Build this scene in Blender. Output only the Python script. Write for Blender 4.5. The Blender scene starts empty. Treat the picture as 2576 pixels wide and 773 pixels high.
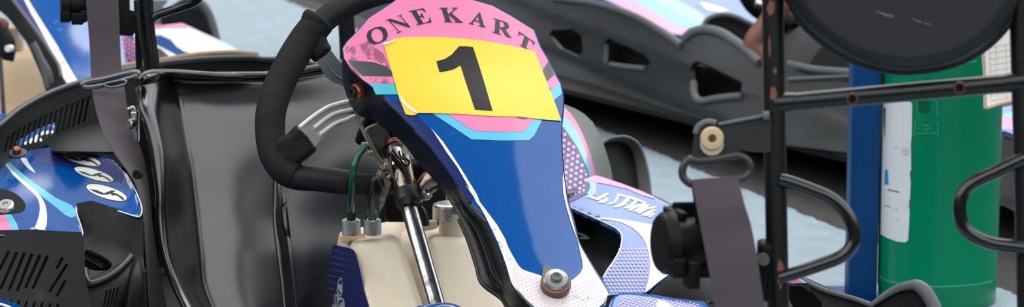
import bpy, bmesh, math, random
import numpy as np
from mathutils import Vector, Matrix
from mathutils.geometry import tessellate_polygon
random.seed(4)
SC = bpy.context.scene
COL = SC.collection
# ------------------------------------------------------------------ camera
F, H, PITCH = 8000.0, 1.16, math.radians(11.0)
FWD = Vector((0, math.cos(PITCH), -math.sin(PITCH)))
UPV = Vector((0, math.sin(PITCH), math.cos(PITCH)))
CAM = Vector((0, 0, H))
def P(px, py, d):
    return CAM + d*(FWD + Vector((1, 0, 0))*((px-1288.0)/F) + UPV*((386.5-py)/F))
def G(px, py, z=0.0):
    """point of the horizontal plane at height z seen at this bearing"""
    v = FWD + Vector((1, 0, 0))*((px-1288.0)/F) + UPV*((386.5-py)/F)
    return CAM + v*((z-H)/v.z)
cam = bpy.data.cameras.new('camera'); camo = bpy.data.objects.new('camera', cam); COL.objects.link(camo)
camo.location = CAM; camo.rotation_euler = (math.pi/2-PITCH, 0, 0)
cam.sensor_width = 36; cam.lens = F/2576*36; cam.clip_start = .05
cam.dof.use_dof = True; cam.dof.focus_distance = 4.0; cam.dof.aperture_fstop = 8.5
SC.camera = camo
# ------------------------------------------------------------------ materials
def lin(c):
    return tuple((x/255/12.92 if x/255 <= .04045 else ((x/255+.055)/1.055)**2.4) for x in c)
def mat(name, rgb, rough=.5, ior=1.5, metal=0., bump=0., bscale=200., stain=None, coat=0., vary=0., vscale=6., sheen=0.):
    m = bpy.data.materials.new(name); m.use_nodes = True
    nt = m.node_tree; b = nt.nodes['Principled BSDF']; c = lin(rgb)
    b.inputs['Base Color'].default_value = (*c, 1); b.inputs['Roughness'].default_value = rough
    b.inputs['IOR'].default_value = ior; b.inputs['Metallic'].default_value = metal
    b.inputs['Coat Weight'].default_value = coat; b.inputs['Coat Roughness'].default_value = .06
    b.inputs['Sheen Weight'].default_value = sheen
    tc = nt.nodes.new('ShaderNodeTexCoord'); L = nt.links.new
    out = None
    if vary:
        n = nt.nodes.new('ShaderNodeTexNoise'); n.inputs['Scale'].default_value = vscale; n.inputs['Detail'].default_value = 6
        L(tc.outputs['Object'], n.inputs['Vector'])
        r = nt.nodes.new('ShaderNodeMapRange'); r.inputs['From Min'].default_value = .3; r.inputs['From Max'].default_value = .7
        r.inputs['To Min'].default_value = 1-vary; r.inputs['To Max'].default_value = 1+vary
        L(n.outputs['Fac'], r.inputs['Value'])
        mx = nt.nodes.new('ShaderNodeVectorMath'); mx.operation = 'SCALE'; mx.inputs[0].default_value = c
        L(r.outputs[0], mx.inputs['Scale']); out = mx.outputs[0]
    for st in (stain or []):
        scol, scale, lo, hi, amt = st[:5]; stretch = st[5] if len(st) > 5 else (1, 1, 1)
        mp = nt.nodes.new('ShaderNodeMapping'); mp.inputs['Scale'].default_value = stretch
        L(tc.outputs['Object'], mp.inputs['Vector'])
        n = nt.nodes.new('ShaderNodeTexNoise'); n.inputs['Scale'].default_value = scale; n.inputs['Detail'].default_value = 8
        n.inputs['Roughness'].default_value = .65
        L(mp.outputs[0], n.inputs['Vector'])
        r = nt.nodes.new('ShaderNodeMapRange'); r.inputs['From Min'].default_value = lo; r.inputs['From Max'].default_value = hi
        r.inputs['To Max'].default_value = amt
        L(n.outputs['Fac'], r.inputs['Value'])
        mx = nt.nodes.new('ShaderNodeMix'); mx.data_type = 'RGBA'
        if out is None: mx.inputs[6].default_value = (*c, 1)
        else: L(out, mx.inputs[6])
        mx.inputs[7].default_value = (*lin(scol), 1); L(r.outputs[0], mx.inputs[0]); out = mx.outputs[2]
    if out is not None: L(out, b.inputs['Base Color'])
    if bump:
        n = nt.nodes.new('ShaderNodeTexNoise'); n.inputs['Scale'].default_value = bscale; n.inputs['Detail'].default_value = 3
        L(tc.outputs['Object'], n.inputs['Vector'])
        bp = nt.nodes.new('ShaderNodeBump'); bp.inputs['Strength'].default_value = bump; bp.inputs['Distance'].default_value = .002
        L(n.outputs['Fac'], bp.inputs['Height']); L(bp.outputs[0], b.inputs['Normal'])
    return m
M = {}
M['seat'] = mat('seat_black_gloss', (10, 12, 13), .22, 1.78, bump=.03, bscale=9, vary=.1)
M['black'] = mat('black_plastic', (14, 15, 16), .45, 1.35, bump=.15, bscale=500, vary=.15)
M['blackrim'] = mat('black_plastic_rim', (28, 29, 30), .36, 1.45, bump=.1, bscale=500)
M['grip'] = mat('grip_rubber', (22, 23, 25), .55, 1.35)
M['tube'] = mat('powder_black', (7, 8, 9), .33, 1.5, bump=.12, bscale=90,
                stain=[((120, 78, 62), 14, .66, .70, .8)])
M['tubeclean'] = mat('powder_black_clean', (7, 8, 9), .2, 1.6, bump=.1, bscale=60)
M['rusttube'] = mat('rusty_powder_black', (20, 22, 24), .4, 1.5, bump=.3, bscale=120,
                stain=[((128, 74, 56), 9, .57, .6, .85)])
M['greyrubber'] = mat('grey_rubber', (104, 105, 103), .6, 1.45, vary=.06, stain=[((215, 215, 210), 260, .70, .74, .5)])
M['tyre'] = mat('tyre_rubber', (44, 45, 45), .65, 1.45, stain=[((150, 150, 148), 300, .70, .75, .5)])
M['blue'] = mat('blue_decal', (0, 74, 146), .1, 1.5, bump=.01, bscale=14, vary=.04, stain=[((60, 120, 185), 30, .62, .75, .25)])
M['navy'] = mat('navy_decal', (20, 38, 104), .3, 1.35, bump=.05, bscale=14)
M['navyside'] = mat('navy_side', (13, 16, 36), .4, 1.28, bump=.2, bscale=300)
M['pink'] = mat('pink_decal', (226, 128, 168), .22, 1.5, bump=.03, bscale=14)
M['pinkworn'] = mat('pink_decal_worn', (222, 122, 160), .25, 1.5, bump=.05, bscale=20,
                stain=[((120, 66, 88), 16, .50, .54, .75, (1.2, 1, .55)), ((60, 45, 55), 60, .60, .63, .7, (1, 1, .5))])
M['cyan'] = mat('cyan_decal', (96, 184, 212), .2, 1.5)
M['cyanworn'] = mat('cyan_decal_worn', (66, 176, 190), .25, 1.5, stain=[((30, 70, 90), 40, .54, .58, .8, (1, 1, .5))])
M['yellow'] = mat('yellow_sticker', (240, 200, 62), .3, 1.45, bump=.05, bscale=12,
                stain=[((196, 160, 60), 26, .69, .73, .5), ((255, 244, 150), 22, .66, .7, .5)])
M['paperwhite'] = mat('torn_paper', (236, 232, 222), .7)
M['ink'] = mat('black_ink', (13, 13, 14), .4, 1.35, stain=[((120, 122, 122), 30, .70, .73, .8)])
M['letter'] = mat('lettering_ink', (36, 32, 36), .35, 1.5)
M['greystripe'] = mat('grey_stripe', (66, 68, 68), .25, 1.5)
M['bevelblue'] = mat('dark_blue_bevel', (10, 34, 92), .25)
M['white'] = mat('white_decal', (228, 230, 234), .2, 1.5)
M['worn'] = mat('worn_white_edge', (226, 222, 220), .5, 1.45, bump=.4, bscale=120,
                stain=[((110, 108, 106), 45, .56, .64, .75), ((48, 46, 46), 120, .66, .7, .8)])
M['worndot'] = mat('worn_white_tip', (214, 208, 208), .45, 1.45, bump=.25, bscale=90,
                stain=[((130, 120, 120), 55, .60, .68, .6)])
M['paledot'] = mat('pale_pink_dot', (235, 190, 205), .4)
M['tank'] = mat('tank_plastic', (220, 205, 180), .5, 1.45, bump=.15, bscale=300, vary=.05, vscale=12)
M['tankstain'] = mat('tank_stained', (176, 138, 92), .5, 1.45, stain=[((100, 58, 34), 45, .5, .62, .8)])
M['tanktan'] = mat('tank_plastic_aged', (196, 168, 132), .5, 1.45, vary=.12, vscale=14)
M['silver'] = mat('silver_metal', (196, 194, 190), .3, 1.5, 1., bump=.1, bscale=400, stain=[((110, 90, 75), 60, .58, .7, .6)])
M['alu'] = mat('brushed_aluminium', (196, 192, 184), .45, 1.5, .7, bump=.08, bscale=500)
M['aluwhite'] = mat('cast_ridge', (232, 230, 226), .5, 1.5, .1)
M['chrome'] = mat('scuffed_chrome', (176, 174, 172), .2, 1.5, 1., bump=.2, bscale=60,
                stain=[((92, 70, 56), 50, .56, .64, .7, (1, 1, .6))])
M['rustmetal'] = mat('rusted_steel', (150, 136, 120), .25, 1.5, 1., bump=.35, bscale=90,
                stain=[((112, 66, 38), 40, .5, .58, .85)])
M['bracket'] = mat('dull_bracket', (122, 116, 108), .42, 1.5, .8, bump=.2, bscale=120, stain=[((84, 66, 54), 40, .52, .62, .6)])
M['darkmetal'] = mat('dark_steel', (48, 45, 43), .4, 1.5, .6, bump=.2, bscale=140)
M['nut'] = mat('worn_nut', (150, 134, 116), .45, 1.5, .4)
M['copper'] = mat('orange_cap', (182, 112, 82), .4, 1.5, .3)
M['darkbronze'] = mat('dark_bronze', (110, 84, 70), .35, 1.5, .8)
M['bronze'] = mat('bronze_washer', (150, 92, 62), .35, 1.5, .8)
M['beigeplastic'] = mat('beige_washer', (206, 182, 150), .6, 1.45, stain=[((140, 100, 66), 30, .55, .65, .6)])
M['hose'] = mat('green_hose', (10, 78, 48), .2, 1.5)
M['hosegreen'] = mat('green_clip', (0, 130, 90), .25, 1.5)
M['blackhose'] = mat('black_hose', (22, 24, 24), .35, 1.5)
M['belt'] = mat('belt_webbing', (76, 67, 72), .75, 1.4, bump=.3, bscale=700, sheen=.1)
M['matt'] = mat('matt_black', (8, 8, 9), .55, 1.3)
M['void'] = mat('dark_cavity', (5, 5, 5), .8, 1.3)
M['pad'] = mat('headrest_vinyl', (25, 28, 30), .5, 1.45, bump=.08, bscale=400)
M['scuff'] = mat('scuff_grey', (96, 98, 98), .6)
M['dirtyplastic'] = mat('dusty_black_plastic', (17, 21, 23), .48, 1.5, bump=.2, bscale=40, vary=.35, vscale=9,
                stain=[((44, 54, 58), 5, .52, .66, .5, (.5, .5, 3))])
M['dustylitrim'] = mat('dusty_lit_rim', (84, 86, 87), .5)  # dust grey that also paints the lit rim edges
M['brownedge'] = mat('brown_foam_edge', (150, 128, 98), .8, bump=.4, bscale=200)
M['green'] = mat('green_paint', (0, 118, 83), .22, 1.38, bump=.03, bscale=30, vary=.05, vscale=3)
M['greenpale'] = mat('pale_green_print', (58, 168, 132), .35)
M['greendark'] = mat('dark_green_print', (0, 84, 60), .3)
M['steelblue'] = mat('blue_post_paint', (0, 60, 114), .5, 1.3, vary=.08)
M['label'] = mat('white_label', (212, 214, 218), .5, stain=[((150, 152, 155), 14, .64, .7, .35)])
M['labelblue'] = mat('label_blue', (0, 140, 190), .5)
M['labelgrey'] = mat('label_grey', (120, 122, 126), .6)
M['card'] = mat('card_paper', (232, 224, 216), .7, vary=.03)
M['cardline'] = mat('card_rule', (150, 146, 144), .7)
M['cardedge'] = mat('card_edge', (198, 178, 150), .7)
M['redrust'] = mat('rusty_arm', (120, 76, 62), .5, 1.5, .2)
# ------------------------------------------------------------------ objects
def empty(name, loc, label, cat, group=None):
    o = bpy.data.objects.new(name, None); COL.objects.link(o); o.location = loc
    o['label'] = label; o['category'] = cat
    if group: o['group'] = group
    o['_w'] = list(loc)
    return o
class MB:
    def __init__(s): s.bm = bmesh.new()
    def build(s, name, mats, parent=None, smooth_angle=None, label=None):
        bm = s.bm
        if not bm.verts: raise RuntimeError(name)
        pts = [v.co for v in bm.verts]
        lo = Vector((min(p.x for p in pts), min(p.y for p in pts), min(p.z for p in pts)))
        hi = Vector((max(p.x for p in pts), max(p.y for p in pts), max(p.z for p in pts)))
        c = (lo+hi)/2; c.z = lo.z
        for v in bm.verts: v.co -= c
        if smooth_angle is not None:
            for f in bm.faces: f.smooth = True
            for e in bm.edges:
                if len(e.link_faces) == 2 and e.calc_face_angle(0) > math.radians(smooth_angle): e.smooth = False
        me = bpy.data.meshes.new(name); bm.to_mesh(me); bm.free()
        if not isinstance(mats, (list, tuple)): mats = [mats]
        for m in mats: me.materials.append(M[m])
        o = bpy.data.objects.new(name, me); COL.objects.link(o)
        o['_w'] = list(c)
        if parent is not None:
            o.parent = parent; o.location = c - Vector(parent['_w'])
        else: o.location = c
        if label: o['label'] = label
        return o
def cat_rom(pts, n=6, closed=False):
    pts = [Vector(p) if len(p) == 3 else Vector((p[0], p[1], 0)) for p in pts]
    m = len(pts); out = []
    segs = m if closed else m-1
    for i in range(segs):
        if closed: a, b, c, d = pts[(i-1) % m], pts[i], pts[(i+1) % m], pts[(i+2) % m]
        else: a, b, c, d = pts[max(i-1, 0)], pts[i], pts[i+1], pts[min(i+2, m-1)]
        for k in range(n):
            t = k/n
            out.append(.5*((2*b)+(c-a)*t+(2*a-5*b+4*c-d)*t*t+(3*b-a-3*c+d)*t**3))
    if not closed: out.append(pts[-1])
    return out
def sm2(pts, n=4, closed=True):
    return [(p.x, p.y) for p in cat_rom(pts, n, closed)]
def resample(pts, n):
    pts = [Vector(p) for p in pts]; L = [0.]
    for a, b in zip(pts, pts[1:]): L.append(L[-1]+(b-a).length)
    out = []; j = 0
    for i in range(n):
        t = L[-1]*i/(n-1)
        while j < len(L)-2 and L[j+1] < t: j += 1
        u = (t-L[j])/max(L[j+1]-L[j], 1e-9); out.append(pts[j].lerp(pts[j+1], min(max(u, 0), 1)))
    return out
def tube(mb, pts, r, n=6, seg=14, closed=False, mi=0, smooth=True, flat=1., flatdir=None):
    """round bar through the points; r number or list"""
    k0 = len(pts)
    path = cat_rom(pts, n, closed) if (smooth and k0 > 2) else [Vector(p) for p in pts]
    N = len(path)
    if isinstance(r, (list, tuple)):
        rr = [r[min(int(i/(N-1)*(k0-1)), k0-2)]*(1-((i/(N-1)*(k0-1)) % 1 if i < N-1 else 1)) +
              r[min(int(i/(N-1)*(k0-1))+1, k0-1)]*((i/(N-1)*(k0-1)) % 1 if i < N-1 else 1) for i in range(N)]
    else: rr = [r]*N
    rings = []; up = None
    for i in range(N):
        if closed: t = path[(i+1) % N]-path[i-1]
        else: t = path[min(i+1, N-1)]-path[max(i-1, 0)]
        t.normalize()
        if up is None:
            up = flatdir.copy() if flatdir is not None else (Vector((0, 0, 1)) if abs(t.z) < .9 else Vector((1, 0, 0)))
        if flatdir is not None: up = flatdir.copy()
        up = (up-t*up.dot(t)).normalized(); sd = t.cross(up)
        rings.append([mb.bm.verts.new(path[i]+rr[i]*(math.cos(a)*up*flat+math.sin(a)*sd))
                      for a in (2*math.pi*j/seg for j in range(seg))])
    for i in range(N if closed else N-1):
        A, B = rings[i], rings[(i+1) % N]
        for j in range(seg):
            f = mb.bm.faces.new((A[j], A[(j+1) % seg], B[(j+1) % seg], B[j])); f.smooth = True; f.material_index = mi
    if not closed:
        for ring in (rings[0], rings[-1][::-1]):
            f = mb.bm.faces.new(ring[::-1]); f.material_index = mi
            for e in f.edges: e.smooth = False
def lathe(mb, o, axis, prof, seg=40, mi=0, knurl=0., cross=False, sharp=30):
    """profile [(radius, height)] turned about axis at o"""
    ax = Vector(axis).normalized(); x = ax.orthogonal().normalized(); y = ax.cross(x)
    rings = []
    for q, (r, h) in enumerate(prof):
        ring = []
        for j in range(seg):
            k = 1.
            if knurl and 0 < q < len(prof)-1: k = 1+knurl*(1 if ((j+(q if cross else 0)) % 2) else -1)
            a = 2*math.pi*j/seg
            ring.append(mb.bm.verts.new(Vector(o)+ax*h+(x*math.cos(a)+y*math.sin(a))*r*k))
        rings.append(ring)
    for A, B in zip(rings, rings[1:]):
        for j in range(seg):
            f = mb.bm.faces.new((A[j], A[(j+1) % seg], B[(j+1) % seg], B[j])); f.material_index = mi; f.smooth = not knurl
    for i in range(1, len(prof)-1):
        a = Vector((prof[i][0]-prof[i-1][0], prof[i][1]-prof[i-1][1])); b = Vector((prof[i+1][0]-prof[i][0], prof[i+1][1]-prof[i][1]))
        if a.length and b.length and a.angle(b) > math.radians(sharp):
            for j in range(seg):
                e = mb.bm.edges.get((rings[i][j], rings[i][(j+1) % seg]))
                if e: e.smooth = False
    for ring, fl in ((rings[0], True), (rings[-1], False)):
        f = mb.bm.faces.new(ring[::-1] if fl else ring); f.material_index = mi
        for e in f.edges: e.smooth = False
def solid(mb, verts, faces, bevel=0., seg=2, mi=0):
    bm = bmesh.new(); vs = [bm.verts.new(v) for v in verts]
    for f in faces: bm.faces.new([vs[i] for i in f])
    bmesh.ops.recalc_face_normals(bm, faces=bm.faces)
    if bevel: bmesh.ops.bevel(bm, geom=bm.edges[:]+bm.verts[:], offset=bevel, segments=seg, profile=.5, affect='EDGES', clamp_overlap=True)
    for f in bm.faces: f.material_index = mi; f.smooth = bevel > 0
    merge(mb, bm)
def merge(mb, bm):
    me = bpy.data.meshes.new('t'); bm.to_mesh(me); bm.free(); mb.bm.from_mesh(me); bpy.data.meshes.remove(me)
BOXF = [(0, 1, 2, 3), (4, 7, 6, 5), (0, 4, 5, 1), (1, 5, 6, 2), (2, 6, 7, 3), (3, 7, 4, 0)]
def box(mb, c, size, x=(1, 0, 0), z=(0, 0, 1), bevel=.001, mi=0):
    x = Vector(x).normalized(); z = Vector(z); z = (z-x*z.dot(x)).normalized(); y = z.cross(x)
    s = [k/2 for k in size]; c = Vector(c)
    vs = [c+x*a*s[0]+y*b*s[1]+z*e*s[2] for e in (-1, 1) for a, b in ((-1, -1), (1, -1), (1, 1), (-1, 1))]
    solid(mb, vs, BOXF, bevel, 2, mi)
def rbf(ctrl):
    """smooth distance function through (px, py, d) control points"""
    c = np.array(ctrl, float); X = c[:, :2]/100; n = len(X)
    def ph(r): return np.where(r > 1e-9, r*r*np.log(r+1e-12), 0)
    K = ph(np.linalg.norm(X[:, None]-X[None], axis=2)); Q = np.hstack([np.ones((n, 1)), X])
    A = np.block([[K+1e-3*np.eye(n), Q], [Q.T, np.zeros((3, 3))]])
    w = np.linalg.solve(A, np.concatenate([c[:, 2], np.zeros(3)]))
    def f(px, py):
        x = np.array([px/100, py/100]); r = np.linalg.norm(X-x, axis=1)
        return float(ph(r) @ w[:n]+w[n]+w[n+1]*x[0]+w[n+2]*x[1])
    return f
def plane(a, b, c):
    A = np.array([[p[0], p[1], 1] for p in (a, b, c)], float); w = np.linalg.solve(A, np.array([1/p[2] for p in (a, b, c)], float))
    return lambda x, y: float(1/(w[0]*x+w[1]*y+w[2]))
def const(d): return lambda x, y: d
def edge_dist(poly):
    A = np.array(poly, float); B = np.roll(A, -1, axis=0); AB = B-A; L2 = (AB**2).sum(1)+1e-9
    def f(x, y):
        p = np.array([x, y]); t = np.clip(((p-A)*AB).sum(1)/L2, 0, 1)
        return float(np.sqrt((((A+AB*t[:, None])-p)**2).sum(1).min()))
    return f
def rounded(dfn, poly, rpx, dep):
    ed = edge_dist(poly)
    def f(x, y):
        t = 1-min(ed(x, y)/rpx, 1)
        return dfn(x, y)+dep*(1-math.sqrt(max(1-t*t, 0)))
    return f
def sheet(mb, outline, dfn, thick=.004, holes=(), grid=14, mi=0, eps=0., rim=None):
    """moulded sheet: traced outline laid on its surface, then given thickness"""
    loops = [[Vector((p[0], p[1], 0)) for p in lp] for lp in (outline, *holes)]
    bm = bmesh.new(); vs = [bm.verts.new(p) for lp in loops for p in lp]
    for t in tessellate_polygon(loops):
        try: bm.faces.new([vs[i] for i in t])
        except ValueError: pass
    inner = [e for e in bm.edges if len(e.link_faces) == 2]
    if not holes:
        bmesh.ops.dissolve_limit(bm, angle_limit=.02, verts=[], edges=inner)
    xs = [p[0] for p in outline]; ys = [p[1] for p in outline]
    for ax, lo, hi in ((0, min(xs), max(xs)), (1, min(ys), max(ys))):
        g = math.floor(lo/grid)*grid+grid
        while g < hi:
            co = Vector((g, 0, 0)) if ax == 0 else Vector((0, g, 0)); no = Vector((1, 0, 0)) if ax == 0 else Vector((0, 1, 0))
            bmesh.ops.bisect_plane(bm, geom=bm.verts[:]+bm.edges[:]+bm.faces[:], dist=1e-4, plane_co=co, plane_no=no)
            g += grid
    bmesh.ops.triangulate(bm, faces=[f for f in bm.faces if len(f.verts) > 4])
    for v in bm.verts: v.co = P(v.co.x, v.co.y, dfn(v.co.x, v.co.y)-eps)
    bm.normal_update()
    s = sum((f.normal.dot(CAM-f.calc_center_median()))*f.calc_area() for f in bm.faces)
    if s < 0:
        bmesh.ops.reverse_faces(bm, faces=bm.faces[:]); bm.normal_update()
    for f in bm.faces: f.smooth = True; f.material_index = mi
    if thick:
        bound = [e for e in bm.edges if len(e.link_faces) == 1]; front = bm.faces[:]
        back = {v: bm.verts.new(v.co-v.normal*thick) for v in bm.verts[:]}
        for f in front:
            g = bm.faces.new([back[v] for v in reversed(f.verts)]); g.smooth = True; g.material_index = mi
        for e in bound:
            l = e.link_loops[0]; a, b = l.vert, l.link_loop_next.vert
            f = bm.faces.new((b, a, back[a], back[b])); f.material_index = mi if rim is None else rim
            e.smooth = False
            e2 = bm.edges.get((back[a], back[b]))
            if e2: e2.smooth = False
    merge(mb, bm)
def lip(mb, pts, dfn, r, mi=0, closed=False, n=4, eps=0.):
    tube(mb, [P(x, y, dfn(x, y)-eps) for x, y in pts], r, n, 10, closed, mi)
def skin(mb, rows, thick=.003, mi=0, n=4, closed=False, cn=None):
    """smooth surface through rows of 3-D points"""
    rows = [cat_rom(r, n) for r in rows]
    cols = [cat_rom([r[j] for r in rows], cn or n, closed) for j in range(len(rows[0]))]
    bm = bmesh.new(); vg = [[bm.verts.new(p) for p in c] for c in cols]
    K = len(vg[0])
    for i in range(len(vg)-1):
        for j in range(K if closed else K-1):
            bm.faces.new((vg[i][j], vg[i+1][j], vg[i+1][(j+1) % K], vg[i][(j+1) % K]))
    bm.normal_update()
    if sum((f.normal.dot(CAM-f.calc_center_median()))*f.calc_area() for f in bm.faces) < 0:
        bmesh.ops.reverse_faces(bm, faces=bm.faces[:]); bm.normal_update()
    if thick:
        bound = [e for e in bm.edges if len(e.link_faces) == 1]; front = bm.faces[:]
        back = {v: bm.verts.new(v.co-v.normal*thick) for v in bm.verts[:]}
        for f in front: bm.faces.new([back[v] for v in reversed(f.verts)])
        for e in bound:
            l = e.link_loops[0]; a, b = l.vert, l.link_loop_next.vert
            bm.faces.new((b, a, back[a], back[b])); e.smooth = False
    for f in bm.faces: f.smooth = True; f.material_index = mi
    merge(mb, bm)
def Z(ox, oy, s):
    return lambda *pts: [(ox+s*x, oy+s*y) for x, y in pts]
zA = Z(0, 0, .5172); zB = Z(0, 350, .5472); zC = Z(380, 0, .5172); zD = Z(380, 370, .5213); zE = Z(640, 0, .5175)
zF = Z(800, 230, .3752); zG = Z(800, 480, .3792); zN = Z(860, 0, .5172); zQ = Z(1000, 270, .6507); zR = Z(1340, 0, .5434)
zS = Z(1380, 370, .5214); zT = Z(1600, 250, .6766); zU = Z(1880, 0, .3882); zV = Z(2100, 200, .7413); zW = Z(240, 0, .2588)
zX = Z(1960, 640, .2391); zY = Z(1380, 240, .3363); zAA = Z(1440, 430, .2458); zAB = Z(860, 280, .362); zAC = Z(140, 340, .2587)
zAD = Z(2190, 200, .544); zAE = Z(1640, 280, .2588); zAF = Z(0, 600, .2238); zAG = Z(2440, 40, .44); zAH = Z(800, 600, .2238)
zBG = Z(1180, 0, .4269); zBL = Z(0, 0, .2846)
def P3(pts, d):
    if callable(d): return [P(x, y, d(x, y)) for x, y in pts]
    if isinstance(d, (list, tuple)): return [P(x, y, k) for (x, y), k in zip(pts, d)]
    return [P(x, y, d) for x, y in pts]
def dots(mb, region, step, r, dfn, mi, eps, ang=0., keep=None, sq=1.):
    """dot pattern of a printed decal"""
    xs = [p[0] for p in region]; ys = [p[1] for p in region]
    def inside(x, y):
        c = False; n = len(region)
        for i in range(n):
            x1, y1 = region[i]; x2, y2 = region[(i+1) % n]
            if (y1 > y) != (y2 > y) and x < (x2-x1)*(y-y1)/(y2-y1)+x1: c = not c
        return c
    ca, sa = math.cos(ang), math.sin(ang); R = int(max(max(xs)-min(xs), max(ys)-min(ys))/step)+2
    cx, cy = sum(xs)/len(xs), sum(ys)/len(ys)
    for i in range(-R, R+1):
        for j in range(-R, R+1):
            u = (i+.5*(j % 2))*step; v = j*step*.87*sq
            x, y = cx+u*ca-v*sa, cy+u*sa+v*ca
            if not inside(x, y) or not inside(x+r, y) or not inside(x-r, y): continue
            ring = [mb.bm.verts.new(P(x+r*math.cos(a), y+r*sq*math.sin(a), dfn(x+r*math.cos(a), y+r*sq*math.sin(a))-eps)) for a in (2*math.pi*k/8 for k in range(8))]
            f = mb.bm.faces.new(ring); f.material_index = mi
            f.normal_update()
            if f.normal.dot(CAM-ring[0].co) < 0: f.normal_flip()
# ------------------------------------------------------------------ setting: ground
def ground():
    mb = MB()
    for a in [(-9, -1), (9, -1), (9, 30), (-9, 30)]: mb.bm.verts.new((a[0], a[1], 0))
    mb.bm.verts.ensure_lookup_table(); mb.bm.faces.new(mb.bm.verts)
    o = mb.build('floor', 'asphalt'); o['kind'] = 'structure'
    a, b, c = G(700, -5), G(1510, 327), G(2140, 592); e = G(2550, 742)
    dirn = (e-a).normalized(); perp = Vector((-dirn.y, dirn.x, 0));
    if perp.x > 0: perp = -perp
    mb = MB(); edge = [a-dirn*4, a-dirn*.5, a, b, c, e, e+dirn*3]
    pts = []
    for p, q in zip(edge, edge[1:]):
        n = max(2, int((q-p).length/.012))
        for k in range(n):
            pts.append(p.lerp(q, k/n)+perp*random.uniform(-.004, .004))
    top = [mb.bm.verts.new(p+Vector((0, 0, .002))) for p in pts]
    bot = [mb.bm.verts.new(p+perp*1.9+Vector((0, 0, .002))) for p in pts]
    for i in range(len(pts)-1): mb.bm.faces.new((bot[i], bot[i+1], top[i+1], top[i]))
    for f in mb.bm.faces:
        f.normal_update()
        if f.normal.z < 0: f.normal_flip()
    o = mb.build('trim_1', 'band'); o['kind'] = 'structure'
M['asphalt'] = mat('asphalt', (48, 46, 45), .85, bump=.8, bscale=60, vary=.35, vscale=45, stain=[((120, 118, 116), 150, .62, .7, .5)])
M['band'] = mat('pale_blue_paint', (138, 154, 163), .75, bump=.6, bscale=50, vary=.1, vscale=20,
                stain=[((120, 140, 152), 22, .6, .72, .5), ((205, 218, 224), 60, .6, .7, .5)])
ground()
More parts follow.
